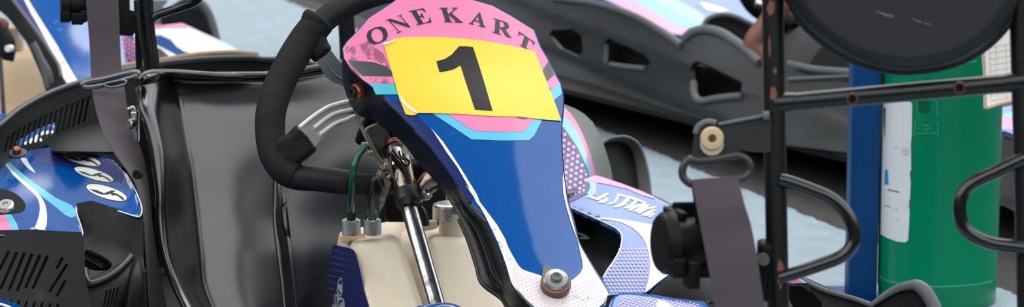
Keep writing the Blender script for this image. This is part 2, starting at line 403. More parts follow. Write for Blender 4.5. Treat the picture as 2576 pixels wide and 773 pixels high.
# ================================================================== MAIN KART
kart = empty('go_kart', tuple(G(900, 640, 0)), 'blue go-kart with pink panel and yellow number 1, wheel and black seat in full view', 'go-kart', 'rental go-karts parked on the lot')
def cubic(xs, vs, x):
    k = min(max(int(np.searchsorted(xs, x))-1, 0), len(xs)-2); x = min(max(x, xs[0]), xs[-1])
    h = xs[k+1]-xs[k]; t = (x-xs[k])/h
    def sl(i):
        if i == 0: return (vs[1]-vs[0])/(xs[1]-xs[0])
        if i == len(xs)-1: return (vs[-1]-vs[-2])/(xs[-1]-xs[-2])
        return (vs[i+1]-vs[i-1])/(xs[i+1]-xs[i-1])
    a, b = sl(k)*h, sl(k+1)*h
    return (2*t**3-3*t*t+1)*vs[k]+(t**3-2*t*t+t)*a+(-2*t**3+3*t*t)*vs[k+1]+(t**3-t*t)*b
def number_panel():
    # face of the upright fairing
    face = zN((345, -60), (560, -72), (640, 0), (733, 27), (820, 75), (935, 145), (965, 225), (1000, 285), (1040, 365), (1065, 410), (1076, 470), (1074, 540), (1068, 600)) + \
        zQ((636, 40), (632, 110), (640, 240), (655, 345), (680, 440), (700, 520), (730, 575), (770, 640), (808, 700), (822, 735), (800, 760), (700, 830), (600, 830), (545, 790),
           (470, 720), (440, 685), (420, 620), (385, 525), (345, 440)) + \
        [(1182, 515), (1156, 474), (1119, 418), (1074, 361), (1040, 324), (1000, 284), (965, 250)] + zN((150, 425), (90, 380), (40, 335), (10, 285), (2, 235), (25, 200), (75, 150), (130, 85), (230, 20))
    ys = [-90, 20, 150, 300, 450, 600, 700, 800, 860]
    base = [4.145, 4.105, 4.055, 3.995, 3.945, 3.895, 3.86, 3.815, 3.785]
    xl = [905, 868, 866, 1010, 1140, 1215, 1250, 1310, 1340]
    xr = [1330, 1372, 1412, 1452, 1462, 1492, 1530, 1590, 1600]
    def sp(y, v):
        return float(np.interp(y, ys, v)) if False else cubic(ys, v, y)
    def dfn(x, y):      # leaning shell, curved across like a barrel
        l, r = sp(y, xl), sp(y, xr); c = (l+r)/2; w = (r-l)/2; t = (x-c)/w
        return sp(y, base)+.030*t+.034*min(t*t, 1.6)*(w/250.)
    mb = MB()
    sheet(mb, face, dfn, .004, grid=10)
    # printed areas
    e1, e2, e3 = .0006, .0010, .0014
    pinkz = zN((345, -58), (560, -70), (640, 2), (733, 29), (820, 77), (932, 147), (962, 227), (998, 287), (1038, 367), (1060, 405), (1020, 442), (980, 380), (900, 270), (600, 250), (300, 260), (255, 408), (128, 408), (88, 376), (43, 333), (13, 284), (6, 235), (28, 202), (78, 152), (132, 88), (232, 23))
    sheet(mb, pinkz, dfn, 0, grid=10, mi=1, eps=e1)
    wornz = zN((30, 293), (12, 240), (60, 175), (105, 130), (135, 200), (160, 230), (200, 260), (235, 340), (255, 408), (128, 408), (88, 376), (45, 335))
    sheet(mb, wornz, dfn, 0, grid=10, mi=2, eps=e2)
    sheet(mb, zN((30, 293), (150, 302), (215, 322), (242, 345), (246, 372), (100, 369)), dfn, 0, grid=10, mi=3, eps=e3)
    sheet(mb, zN((1005, 297), (1033, 362), (995, 398), (972, 350)), dfn, 0, grid=10, mi=3, eps=e3)
    sheet(mb, zN((128, 408), (255, 408), (275, 460), (165, 460), (150, 425)), dfn, 0, grid=10, mi=4, eps=e3)
    sheet(mb, zN((1060, 405), (1072, 455), (1030, 490), (1012, 445)), dfn, 0, grid=10, mi=5, eps=e3)
    sheet(mb, zN((438, 550), (520, 540), (975, 570), (972, 588), (935, 660), (910, 683), (770, 684), (630, 678)), dfn, 0, grid=10, mi=5, eps=e1)
    sheet(mb, zN((495, 545), (930, 560), (932, 586), (887, 640), (770, 642), (642, 636)), dfn, 0, grid=10, mi=1, eps=e2)
    # dark navy bevel along the left edge and the worn white edge strip
    sheet(mb, [(1000, 252), (1024, 270), (1048, 290), (1078, 320), (1111, 358), (1130, 388), (1156, 429), (1198, 495), (1180, 508), (1156, 472), (1119, 416), (1076, 360), (1042, 323), (1002, 283), (967, 249)], dfn, 0, grid=10, mi=11, eps=e1)
    sheet(mb, [(1084, 322), (1114, 356), (1136, 388), (1162, 428), (1200, 490), (1215, 530), (1200, 512), (1172, 458), (1150, 420), (1124, 384), (1106, 356)], dfn, 0, grid=10, mi=10, eps=e3)  # pale wear line that also paints in the crease's soft highlight
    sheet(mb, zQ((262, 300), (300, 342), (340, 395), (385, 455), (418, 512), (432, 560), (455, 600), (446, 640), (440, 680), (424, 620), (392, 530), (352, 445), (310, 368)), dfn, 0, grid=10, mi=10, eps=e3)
    sheet(mb, sm2(zQ((255, 270), (275, 300), (300, 340), (330, 385), (372, 440), (410, 500), (428, 540), (455, 590), (480, 625), (520, 640), (556, 652), (600, 672), (640, 690), (668, 672),
                 (692, 655), (716, 622), (706, 560), (690, 490), (672, 420), (655, 360), (641, 250), (640, 330), (668, 440), (700, 522), (730, 577), (768, 642), (806, 702), (818, 735), (798, 758), (700, 826), (600, 826), (547, 788),
                 (472, 718), (443, 684), (422, 618), (388, 524), (348, 440), (302, 350)), 2), dfn, 0, grid=10, mi=7, eps=e2)
    dots(mb, zQ((445, 640), (480, 650), (560, 665), (640, 700), (760, 650), (800, 705), (800, 750), (700, 826), (600, 826), (550, 788), (475, 716)), 12, 2.2, dfn, 9, .0016, .5, sq=.7)
    # pale crease line running from the sticker corner down the edge
    # side wall turned back from the face
    inner = zN((75, 150), (25, 200), (2, 235), (10, 285), (40, 335), (90, 380), (150, 425)) + [(965, 250), (1000, 284), (1040, 324), (1074, 361), (1119, 418), (1156, 474), (1182, 515)] + zQ((345, 440), (385, 525), (420, 620), (440, 685), (500, 760), (545, 800))
    outer = [(896, 84), (868, 108), (861, 142), (861, 185), (866, 222), (884, 268), (905, 292), (935, 300), (955, 314), (1010, 357), (1040, 395), (1074, 434)] + \
        zG((830, 0), (940, 190), (1000, 330), (1055, 500), (1090, 612), (1210, 706), (1250, 760), (1270, 800))
    rows = []; legrows = []
    for k, (a, b) in enumerate(zip(inner, outer)):
        da = dfn(*a)
        if k <= 13: rows.append([P(a[0], a[1], da), P(a[0]*.94+b[0]*.06, a[1]*.94+b[1]*.06, da+.014), P((a[0]+b[0])/2, (a[1]+b[1])/2, da+.04), P(b[0], b[1], da+.075)])
        if k >= 12:
            g = [(0, 0), (.08, .012), (.25, .026), (.42, .036), (.52, .031), (.64, .046), (.74, .040), (.87, .056), (1, .085)] if 13 <= k < 17 else [(0, 0), (.08, .012), (.25, .024), (.42, .032), (.52, .038), (.64, .046), (.74, .052), (.87, .062), (1, .080)]
            legrows.append([P(a[0]*(1-u)+b[0]*u, a[1]*(1-u)+b[1]*u, da+q+(.002 if k == 12 else 0)) for u, q in g])
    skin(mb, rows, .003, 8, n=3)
    # far side wall
    rin = zN((935, 145), (965, 225), (1000, 285), (1040, 365), (1065, 410), (1076, 470), (1074, 540), (1068, 600)) + zQ((632, 110), (640, 240), (655, 345), (680, 440), (700, 520), (730, 575), (770, 640), (808, 700), (822, 735))
    skin(mb, [[P(x, y, dfn(x, y)), P(x+3, y+1, dfn(x, y)+.02), P(x+1, y+2, dfn(x, y)+.06)] for x, y in rin], .003, 6, n=3)
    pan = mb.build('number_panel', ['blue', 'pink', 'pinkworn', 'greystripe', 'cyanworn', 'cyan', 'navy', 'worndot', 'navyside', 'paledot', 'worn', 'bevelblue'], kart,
                   label='pink and blue upright fairing with worn white lower tip')
    # moulded lower leg and foot of black plastic
    mb = MB()
    skin(mb, legrows, .003, 0, n=5)
    tube(mb, [r[-1] for r in legrows[1:]], .0035, 5, 10)
    mb.build('panel_leg', 'blackrim', pan)
    # peeling yellow sticker
    mb = MB()
    st = zN((205, 220), (250, 190), (305, 181), (380, 179), (480, 180), (600, 188), (700, 200), (830, 223), (940, 250), (968, 325), (1000, 405), (1035, 495), (1068, 588), (1000, 583), (930, 576), (850, 567), (760, 566), (680, 562), (600, 556), (480, 551), (372, 549), (362, 556), (345, 562), (310, 556), (298, 525), (280, 482), (264, 425), (240, 340), (222, 280))
    sheet(mb, st, dfn, .0004, grid=10, eps=.0022)
    sheet(mb, zN((196, 214), (215, 205), (240, 200), (268, 184), (250, 200), (225, 212), (203, 218)), dfn, .0006, grid=10, mi=1, eps=.005)
    sheet(mb, zN((274, 452), (290, 470), (312, 500), (345, 528), (374, 548), (352, 546), (322, 526), (296, 498)), dfn, 0, grid=10, mi=1, eps=.003)
    sheet(mb, zN((850, 566), (905, 572), (900, 577), (862, 572)), dfn, 0, grid=10, mi=2, eps=.003)
    s = mb.build('number_sticker', ['yellow', 'paperwhite', 'greystripe'], pan, label='yellow sticker with a peeling left edge and a black number 1')
    mb = MB()
    one = zN((570, 225), (605, 225), (638, 229), (668, 320), (700, 425), (733, 538), (690, 536), (648, 533), (622, 455), (600, 390), (577, 317), (545, 336), (510, 345), (475, 350), (467, 322), (460, 298), (500, 287), (535, 265))
    sheet(mb, one, dfn, 0, grid=10, eps=.0030)
    mb.build('numeral', 'ink', pan, label='large black number 1')
    # ONE KART in bold serif capitals, each letter on its own slanted square
    L = {
     'O': [[(.5, 0), (.18, .06), (.02, .28), (.0, .5), (.02, .72), (.18, .94), (.5, 1), (.82, .94), (.98, .72), (1, .5), (.98, .28), (.82, .06)],
           [(.5, .07), (.66, .12), (.76, .3), (.78, .5), (.76, .7), (.66, .88), (.5, .93), (.34, .88), (.24, .7), (.22, .5), (.24, .3), (.34, .12)]],
     'N': [[(0, 1), (.27, 1), (.84, .32), (.84, .96), (.72, .96), (.72, 1), (1, 1), (1, .96), (.89, .96), (.89, 0), (.84, 0), (.19, .84), (.19, .05), (.31, .05), (.31, 0), (.02, 0), (.02, .05), (.14, .05), (.14, .92), (.1, .96), (0, .96)]],
     'E': [[(0, 1), (.9, 1), (.93, .72), (.88, .72), (.8, .9), (.68, .95), (.42, .95), (.42, .54), (.52, .56), (.62, .7), (.66, .7), (.66, .34), (.62, .34), (.54, .48), (.42, .5), (.42, .05), (.68, .05), (.86, .12), (.95, .32), (1, .32), (.96, 0), (0, 0), (0, .04), (.14, .06), (.14, .94), (0, .96)]],
     'K': [[(0, 1), (.48, 1), (.48, .96), (.37, .94), (.37, .54), (.72, .86), (.76, .93), (.66, .96), (.66, 1), (.97, 1), (.97, .96), (.86, .92), (.56, .62), (.9, .1), (1, .04), (1, 0), (.58, 0), (.58, .04), (.66, .07), (.42, .5), (.37, .45), (.37, .06), (.48, .04), (.48, 0), (0, 0), (0, .04), (.12, .06), (.12, .94), (0, .96)]],
     'A': [[(.46, 1), (.54, 1), (.9, .1), (1, .04), (1, 0), (.58, 0), (.58, .04), (.68, .08), (.6, .3), (.27, .3), (.2, .1), (.3, .04), (.3, 0), (0, 0), (0, .04), (.1, .1)],
           [(.43, .74), (.57, .37), (.3, .37)]],
     'R': [[(0, 1), (.55, 1), (.8, .95), (.9, .76), (.85, .58), (.66, .5), (.92, .1), (1, .04), (1, 0), (.72, 0), (.42, .47), (.37, .47), (.37, .06), (.48, .04), (.48, 0), (0, 0), (0, .04), (.12, .06), (.12, .94), (0, .96)],
           [(.37, .94), (.37, .53), (.5, .53), (.62, .62), (.64, .76), (.6, .9), (.5, .94)]],
     'T': [[(0, 1), (1, 1), (1, .7), (.95, .7), (.88, .88), (.64, .94), (.64, .06), (.76, .04), (.76, 0), (.24, 0), (.24, .04), (.36, .06), (.36, .94), (.12, .88), (.05, .7), (0, .7)]]}
    Q = [('O', (110, 152), (205, 117), (138, 226), (233, 191)), ('N', (212, 98), (292, 70), (268, 163), (342, 128)), ('E', (325, 54), (405, 38), (365, 121), (440, 106)),
         ('K', (472, 37), (566, 37), (496, 106), (590, 109)), ('A', (640, 55), (700, 66), (617, 114), (700, 134)), ('R', (738, 88), (822, 112), (732, 156), (825, 184)),
         ('T', (862, 152), (940, 206), (846, 208), (922, 250))]
    mb = MB()
    for ch, tl, tr, bl, br in Q:
        def mp(u, v):
            a = (tl[0]*(1-u)+tr[0]*u, tl[1]*(1-u)+tr[1]*u); b = (bl[0]*(1-u)+br[0]*u, bl[1]*(1-u)+br[1]*u)
            return zN((a[0]*v+b[0]*(1-v), a[1]*v+b[1]*(1-v)))[0]
        loops = [[mp(u, v) for u, v in lp] for lp in L[ch]]
        sheet(mb, loops[0], dfn, 0, holes=loops[1:], grid=12, eps=.0018)
    mb.build('lettering', 'letter', pan, label='dark serif lettering ONE KART on the pink band')
    # fixings
    mb = MB(); c = P(899, 232, 4.066); ax = (P(870, 225, 4.0)-P(897, 232, 4.105)).normalized()
    ax = Vector((-.75, -.62, .05)).normalized()
    lathe(mb, c, ax, [(.0115, -.004), (.0118, .002), (.0105, .005), (.0095, .006)], 28, 1)
    lathe(mb, c, ax, [(.0078, .005), (.0078, .009), (.007, .0105), (.0035, .0105), (.003, .008)], 24, 0)
    mb.build('side_bolt', ['darkmetal', 'bronze'], pan, label='socket bolt with bronze washer')
    mb = MB(); c = P(1399, 706, 3.835); ax = Vector((.06, -.62, .78)).normalized()
    lathe(mb, c, ax, [(.0185, -.012), (.0185, -.004), (.0178, -.002), (.015, -.001)], 32, 2)
    lathe(mb, c, ax, [(.0155, -.002), (.0158, .002), (.014, .0045), (.0085, .005)], 32, 0)
    lathe(mb, c, ax, [(.0072, .004), (.0072, .007), (.006, .009), (.004, .009), (.0035, .0075)], 24, 3)
    sheet(mb, zQ((572, 600), (580, 612), (600, 620), (640, 640), (668, 690), (655, 730), (610, 700), (575, 690), (558, 660), (562, 625)), dfn, 0, grid=10, mi=3, eps=.002)
    mb.build('nose_bolt', ['silver', 'bronze', 'darkbronze', 'scuff'], pan, label='large washer bolt on the worn white tip')
number_panel()
# ---- steering wheel
def steering():
    rimp = [(1010, -28, 4.26), (930, -10, 4.24), (865, 18, 4.225), (815, 52, 4.215), (770, 105, 4.20), (725, 170, 4.18), (692, 240, 4.16), (678, 310, 4.14), (684, 375, 4.125), (710, 428, 4.115),
            (745, 446, 4.11), (800, 450, 4.11), (870, 459, 4.115), (940, 464, 4.125), (1010, 448, 4.14), (1060, 424, 4.15), (1130, 395, 4.17), (1200, 330, 4.22), (1240, 240, 4.27), (1235, 130, 4.31), (1180, 30, 4.32), (1100, -22, 4.29)]
    mb = MB()
    tube(mb, [P(*p) for p in rimp], .0165, 6, 20, True)
    w = mb.build('steering_wheel', 'grip', kart, label='black D-shaped steering wheel with flat lower bar')
    mb = MB()
    pp = [(797, 62), (768, 98), (735, 150), (702, 215), (682, 280), (680, 340), (690, 390), (712, 425), (742, 444)]; dd = [4.203, 4.197, 4.182, 4.162, 4.142, 4.13, 4.12, 4.112, 4.108]
    tube(mb, P3(pp, dd), [.0208, .0208, .0205, .0203, .020, .0195, .0195, .019, .018], 8, 24)
    tg = (P(768, 98, 4.197)-P(806, 48, 4.205)).normalized()
    lathe(mb, P(803, 49, 4.205), tg, [(.0172, 0), (.0212, -.0004), (.0226, .003), (.0222, .007), (.0206, .012)], 40, sharp=80)
    up = sm2(zE((330, 120), (357, 150), (348, 168), (358, 205), (374, 234), (352, 268), (305, 300), (284, 296), (264, 272), (236, 266), (205, 300), (180, 240), (240, 150)), 3)
    sheet(mb, up, rounded(const(4.186), up, 16, .018), .025, grid=6)
    o2 = sm2(zE((90, 690), (125, 660), (160, 652), (198, 612), (222, 620), (262, 664), (296, 712), (296, 738), (220, 800), (160, 812), (90, 770)), 2)
    sheet(mb, o2, rounded(const(4.101), o2, 16, .014), .025, grid=6)
    mb.build('grip_cover', 'gripknit', w, label='dimpled rubber grip on the left side of the rim')
    mb = MB()
    # lower aluminium spoke with its three ridges
    sp = zE((215, 622), (345, 525), (465, 492), (560, 500), (560, 560), (470, 575), (350, 650), (295, 712), (262, 664))
    fs = plane((750, 320, 4.09), (900, 260, 4.15), (800, 400, 4.10))
    sheet(mb, sp, fs, .003, grid=12)
    for a in (zE((218, 620), (280, 570), (350, 524), (400, 506), (466, 490), (520, 485)), zE((290, 622), (340, 582), (378, 557), (420, 543), (468, 534), (520, 528)), zE((318, 654), (370, 615), (405, 595), (440, 583), (482, 565), (530, 560))):
        tube(mb, [P(x, y, fs(x, y)-.002) for x, y in a], .0026, 4, 10, mi=1)
    mb.build('lower_spoke', ['alu', 'aluwhite'], w, label='pale aluminium spoke with three raised ridges')
    mb = MB()
    fs2 = plane((800, 140, 4.175), (860, 210, 4.19), (840, 120, 4.18))
    sheet(mb, zE((305, 300), (352, 268), (372, 245), (420, 310), (470, 390), (470, 450), (425, 415), (380, 400), (350, 375), (330, 345)), fs2, .003, grid=12)
    tube(mb, P3(zE((362, 310), (368, 335), (395, 365), (428, 385)), lambda x, y: fs2(x, y)-.002), .0012, 3, 8)
    mb.build('upper_spoke', 'darkalu', w, label='dull grey upper spoke')
M['darkalu'] = mat('dull_aluminium', (130, 134, 136), .4, 1.5, .6)
def knit():
    m = mat('grip_knit', (20, 21, 23), .62, 1.3); nt = m.node_tree; b = nt.nodes['Principled BSDF']; L = nt.links.new
    tc = nt.nodes.new('ShaderNodeTexCoord'); v = nt.nodes.new('ShaderNodeTexVoronoi'); v.inputs['Scale'].default_value = 420; v.inputs['Randomness'].default_value = .15
    L(tc.outputs['Object'], v.inputs['Vector']); bp = nt.nodes.new('ShaderNodeBump'); bp.inputs['Strength'].default_value = .6; bp.inputs['Distance'].default_value = .0012
    L(v.outputs['Distance'], bp.inputs['Height']); L(bp.outputs[0], b.inputs['Normal']); return m
M['gripknit'] = knit()
steering()
# ---- steering column, fittings
def column():
    a, b = P(1008, 380, 4.13), P(1112, 800, 3.97); ax = (b-a).normalized()
    mb = MB(); tube(mb, [P(1028, 520, 4.085), P(1112, 815, 3.965)], .0108, 1, 28, smooth=False)
    col = mb.build('steering_column', 'chrome', kart, label='scuffed chrome steering shaft')
    mb = MB()
    o = P(1006, 402, 4.12); ax = (P(1030, 525, 4.08)-o).normalized()
    lathe(mb, o, ax, [(.006, -.006), (.0145, 0), (.0148, .01), (.0148, .05), (.0142, .058)], 36)
    mb.build('clamp_sleeve', 'rustmetal', col, label='rust-stained clamp sleeve')
    mb = MB(); lathe(mb, o, ax, [(.0158, .049), (.0164, .051), (.0164, .066), (.0135, .071), (.0125, .074)], 36)
    lathe(mb, P(1040, 500, 4.062), (-.1, -1, .1), [(.002, 0), (.002, .003)], 10, 1)
    mb.build('collar', ['darkmetal', 'void'], col, label='black locking collar')
    mb = MB()
    lathe(mb, P(990, 372, 4.12), ax, [(.009, -.002), (.0105, .002), (.0105, .02), (.012, .032)], 28)
    mb.build('quick_release', 'silver', col)
    mb = MB(); lathe(mb, P(992, 358, 4.122), ax, [(.0085, -.002), (.0100, .0), (.0100, .008), (.0085, .010)], 28)
    lathe(mb, P(992, 367, 4.12), ax, [(.0112, 0), (.0112, .002), (.0105, .0028)], 28, 1)
    mb.build('orange_cap', ['copper', 'matt'], col, label='orange cap above the clamp')
    mb = MB()
    tube(mb, P3(zAB((352, 265), (372, 300), (410, 340), (440, 378), (462, 372), (468, 350), (450, 336), (420, 330), (402, 300), (400, 275)), 4.095), .0013, 4, 8, mi=1)
    tube(mb, P3(zAB((345, 275), (340, 340), (345, 400), (355, 455), (385, 490), (425, 503), (455, 490), (462, 465), (440, 420), (420, 375)), 4.09), .0014, 4, 8)
    tube(mb, P3(zAB((330, 290), (360, 330), (400, 370), (430, 410), (455, 460)), [4.09]*5), .0034, 4, 8, mi=1, flat=.4, flatdir=Vector((0, 1, 0)))
    mb.build('spring_clip', ['bracket', 'matt'], col, label='bent wire spring clip')
    # bracket plates left of the shaft
    mb = MB()
    sheet(mb, zAB((78, 0), (110, 0), (130, 60), (165, 140), (200, 215), (262, 330), (320, 395), (330, 430), (300, 430), (262, 385), (215, 290), (160, 190), (105, 70)), plane((890, 290, 4.14), (980, 430, 4.10), (900, 400, 4.11)), .0025, grid=14)
    tube(mb, P3(zAB((262, 82), (200, 108), (170, 128), (172, 160), (205, 230), (245, 305), (285, 360)), 4.098), .0022, 4, 8, flat=1)
    sheet(mb, zAB((172, 128), (255, 90), (300, 140), (300, 230), (275, 270), (300, 330), (270, 350), (210, 240)), plane((922, 326, 4.105), (960, 400, 4.12), (970, 320, 4.14)), .0018, grid=14, mi=1)
    sheet(mb, zAB((285, 440), (330, 450), (345, 500), (310, 590), (290, 660), (262, 700), (262, 620), (275, 560)), const(4.105), .003, grid=20)
    tube(mb, P3(zAB((290, 380), (330, 400), (345, 440), (320, 465)), 4.1), .004, 3, 8)
    mb.build('mounting_bracket', ['bracket', 'darkmetal'], col, label='bent dull steel bracket plates')
    mb = MB()
    for (x, y, r) in ((158, 235, .0042), (192, 293, .0038), (300, 385, .0055), (268, 440, .0058)):
        q = zAB((x, y))[0]; lathe(mb, P(q[0], q[1], 4.1), (-.8, -.55, .2), [(r*.8, -.004), (r, -.003), (r, .003), (r*.8, .004)], 6)
    mb.build('bracket_nut', 'nut', col, label='pale hex nuts on the bracket')
    # crossing stay at right
    mb = MB()
    tube(mb, P3(zAB((505, 610), (560, 540), (610, 490), (660, 440)), [4.11, 4.11, 4.11, 4.11]), [.009, .013, .015, .015], 5, 16)
    lathe(mb, P(1072, 492, 4.10), (-.3, -.9, .1), [(.005, -.01), (.0065, -.004), (.0065, .006), (.005, .009)], 20, 1)
    tube(mb, P3(zAB((530, 680), (560, 720), (575, 800)), 4.14), .007, 4, 12, mi=2)
    mb.build('column_stay', ['rustmetal', 'silver', 'darkmetal'], col)
    mb = MB()   # dark hub block behind panel
    box(mb, P(955, 330, 4.18), (.05, .05, .05), (1, 0, -.5), bevel=.006)
    lathe(mb, P(960, 372, 4.15), ax, [(.012, -.04), (.016, -.03), (.016, .0), (.012, .01)], 20)
    mb.build('wheel_hub', 'matt', col); mb = MB()
    sheet(mb, [(975, 440), (1100, 470), (1130, 500), (1095, 575), (1000, 572), (950, 560), (965, 500)], const(4.38), .01, grid=40)
    mb.build('firewall', 'matt', kart); mb = MB()
    box(mb, P(1015, 500, 4.22), (.05, .03, .06), bevel=.006)
    mb.build('steering_support', 'matt', col)
    # hoses
    mb = MB()
    tube(mb, P3([(917, 372), (898, 398), (888, 440), (884, 500), (883, 535)], [4.085, 4.08, 4.08, 4.11, 4.155]), .0046, 6, 14)
    tube(mb, P3([(884, 522), (883, 552)], 4.155), .0056, 1, 14, mi=1)
    h = mb.build('brake_hose', ['hose', 'blackhose'], kart, label='green hose curving up to the bracket')
    mb = MB()
    tube(mb, P3([(962, 470), (956, 455), (946, 450), (938, 462), (936, 490), (935, 548)], [4.09, 4.088, 4.088, 4.088, 4.095, 4.15]), .0042, 6, 14)
    tube(mb, P3([(936, 523), (936, 548)], 4.145), .0058, 1, 14, mi=1)
    lathe(mb, P(936, 530, 4.144), (0, 0, -1), [(.005, 0), (.0068, .001), (.0068, .004), (.005, .006)], 16, 1)
    tube(mb, P3(zAB((180, 590), (184, 620), (200, 680), (160, 760)), 4.16), .0016, 4, 8)
    mb.build('breather_hose', ['blackhose', 'hosegreen'], kart, label='black hooked hose with green clip')
column()
# ---- fuel tank
def tank(root):
    mb = MB()
    def lobe(T, B, bev):
        vs = [P(*p) for p in T]+[P(*p) for p in B]
        solid(mb, vs, [(0, 1, 2, 3), (4, 7, 6, 5), (0, 4, 5, 1), (1, 5, 6, 2), (2, 6, 7, 3), (3, 7, 4, 0)], bev, 4)
    fl = plane((850, 580, 4.27), (886, 622, 4.13), (950, 850, 3.99))
    lobe([(850, 580, 4.27), (1005, 566, 4.32), (996, 606, 4.17), (886, 622, 4.13)], [(797, 850, fl(797, 850)), (1110, 850, 4.28), (1078, 850, 4.03), (950, 850, 3.99)], .009)
    lobe([(1040, 564, 4.36), (1200, 570, 4.40), (1194, 600, 4.24), (1078, 598, 4.21)], [(1010, 850, 4.30), (1330, 850, 4.36), (1310, 850, 4.14), (1120, 850, 4.11)], .014)
    lobe([(960, 572, 4.35), (1110, 572, 4.37), (1110, 600, 4.27), (960, 600, 4.25)], [(960, 850, 4.35), (1180, 850, 4.36), (1160, 850, 4.17), (1000, 850, 4.14)], .01)
    tube(mb, P3([(1060, 570), (1085, 566), (1100, 563)], 4.24), [.007, .007, .0055], 3, 12)
    lathe(mb, P(1138, 588, 4.26), (0, 0, 1), [(.021, -.005), (.0185, .004), (.018, .018), (.018, .03)], 36)
    # stained shelf under the two small screws
    tp = plane((850, 580, 4.27), (1005, 566, 4.32), (886, 622, 4.13))
    sheet(mb, sm2(zG((150, 305), (200, 285), (300, 285), (400, 280), (440, 296), (400, 306), (330, 312), (240, 325), (205, 345), (160, 345)), 2), tp, 0, grid=10, mi=1, eps=.0045)
    t = mb.build('fuel_tank', ['tank', 'tankstain'], root, label='beige plastic fuel tank')
    for px, py, d, r in ((884, 591, 4.175, .0118), (937, 590, 4.185, .0112)):
        mb = MB(); o = P(px, py, d)
        hh = [0, .0005]+[.0005+.019*k/4 for k in range(1, 5)]+[.0205]
        lathe(mb, o, (0, 0, 1), [(r*.96, 0)]+[(r, h) for h in hh[1:-1]]+[(r*.9, .0205)], 72, 0, .05)
        lathe(mb, o, (0, 0, 1), [(r*.5, .019), (r*.5, .024), (r*.4, .026)], 20, 1)
        mb.build('fitting', ['silver', 'darkmetal'], t, label='small knurled metal fitting')
    mb = MB(); o = P(1130, 553, 4.26)
    lathe(mb, o, (0, .0, 1), [(.0205, 0)]+[(.0218, .0012+.0022*k) for k in range(9)]+[(.0212, .0215), (.017, .0228), (.012, .0226)], 84, 0, .018, True)
    mb.build('filler_cap', 'silver', t, label='cross-knurled metal filler cap')
    # printed sticker on the left face
    mb = MB()
    st = zAH((170, 78), (195, 74), (260, 90), (355, 112), (400, 135), (425, 190), (450, 290), (480, 420), (510, 580), (562, 760), (590, 880), (25, 880), (50, 760), (85, 560), (110, 400), (140, 200), (158, 110))
    sheet(mb, st, fl, .0006, grid=14, eps=.0022)
    for r in range(11):
        y0 = 135+70*r; x0 = 160-12.5*r
        for k in range(int((430+22*r-x0)/14)):
            x = x0+18+k*14; y = y0+k*3.4
            if y > 840: continue
            q = [P(*zAH((x+u, y+v))[0], fl(*zAH((x, y))[0])-.0030) for u, v in ((-3.2, -4), (2.2, -6), (3.2, 5), (-2.2, 7))]
            f = mb.bm.faces.new([mb.bm.verts.new(p) for p in q]); f.material_index = 1 if k < 12 else 2
    # white racing driver figure with helmet
    for poly, m_ in (([(262, 440), (242, 450), (226, 480), (218, 530), (212, 590), (222, 640), (250, 660), (268, 640), (275, 600), (275, 500), (268, 460)], 3),
                     ([(258, 455), (242, 470), (232, 500), (232, 515), (258, 522), (270, 530), (268, 480)], 0),
                     ([(222, 580), (232, 620), (262, 640), (266, 630), (240, 600), (228, 560)], 0),
                     ([(188, 640), (200, 618), (215, 632), (240, 665), (275, 668), (296, 700), (300, 760), (290, 880), (150, 880), (155, 750), (182, 745)], 3),
                     ([(196, 650), (206, 640), (214, 700), (205, 760), (196, 740)], 0), ([(235, 700), (270, 690), (285, 720), (258, 712), (235, 760), (225, 740)], 0),
                     ([(205, 770), (230, 765), (255, 800), (235, 870), (215, 860)], 0)):
        sheet(mb, zAH(*poly), fl, 0, grid=20, mi=m_, eps=.0034 if m_ == 3 else .0040)
    mb.build('tank_sticker', ['deepblue', 'mauve', 'mauvedim', 'white'], t, label='dark blue dotted sticker with a white helmeted driver figure')
M['deepblue'] = mat('deep_blue_print', (4, 26, 94), .5, 1.3)
M['mauve'] = mat('mauve_dash', (190, 110, 180), .4)
M['mauvedim'] = mat('mauve_dash_dim', (62, 52, 118), .4)
tank(kart)
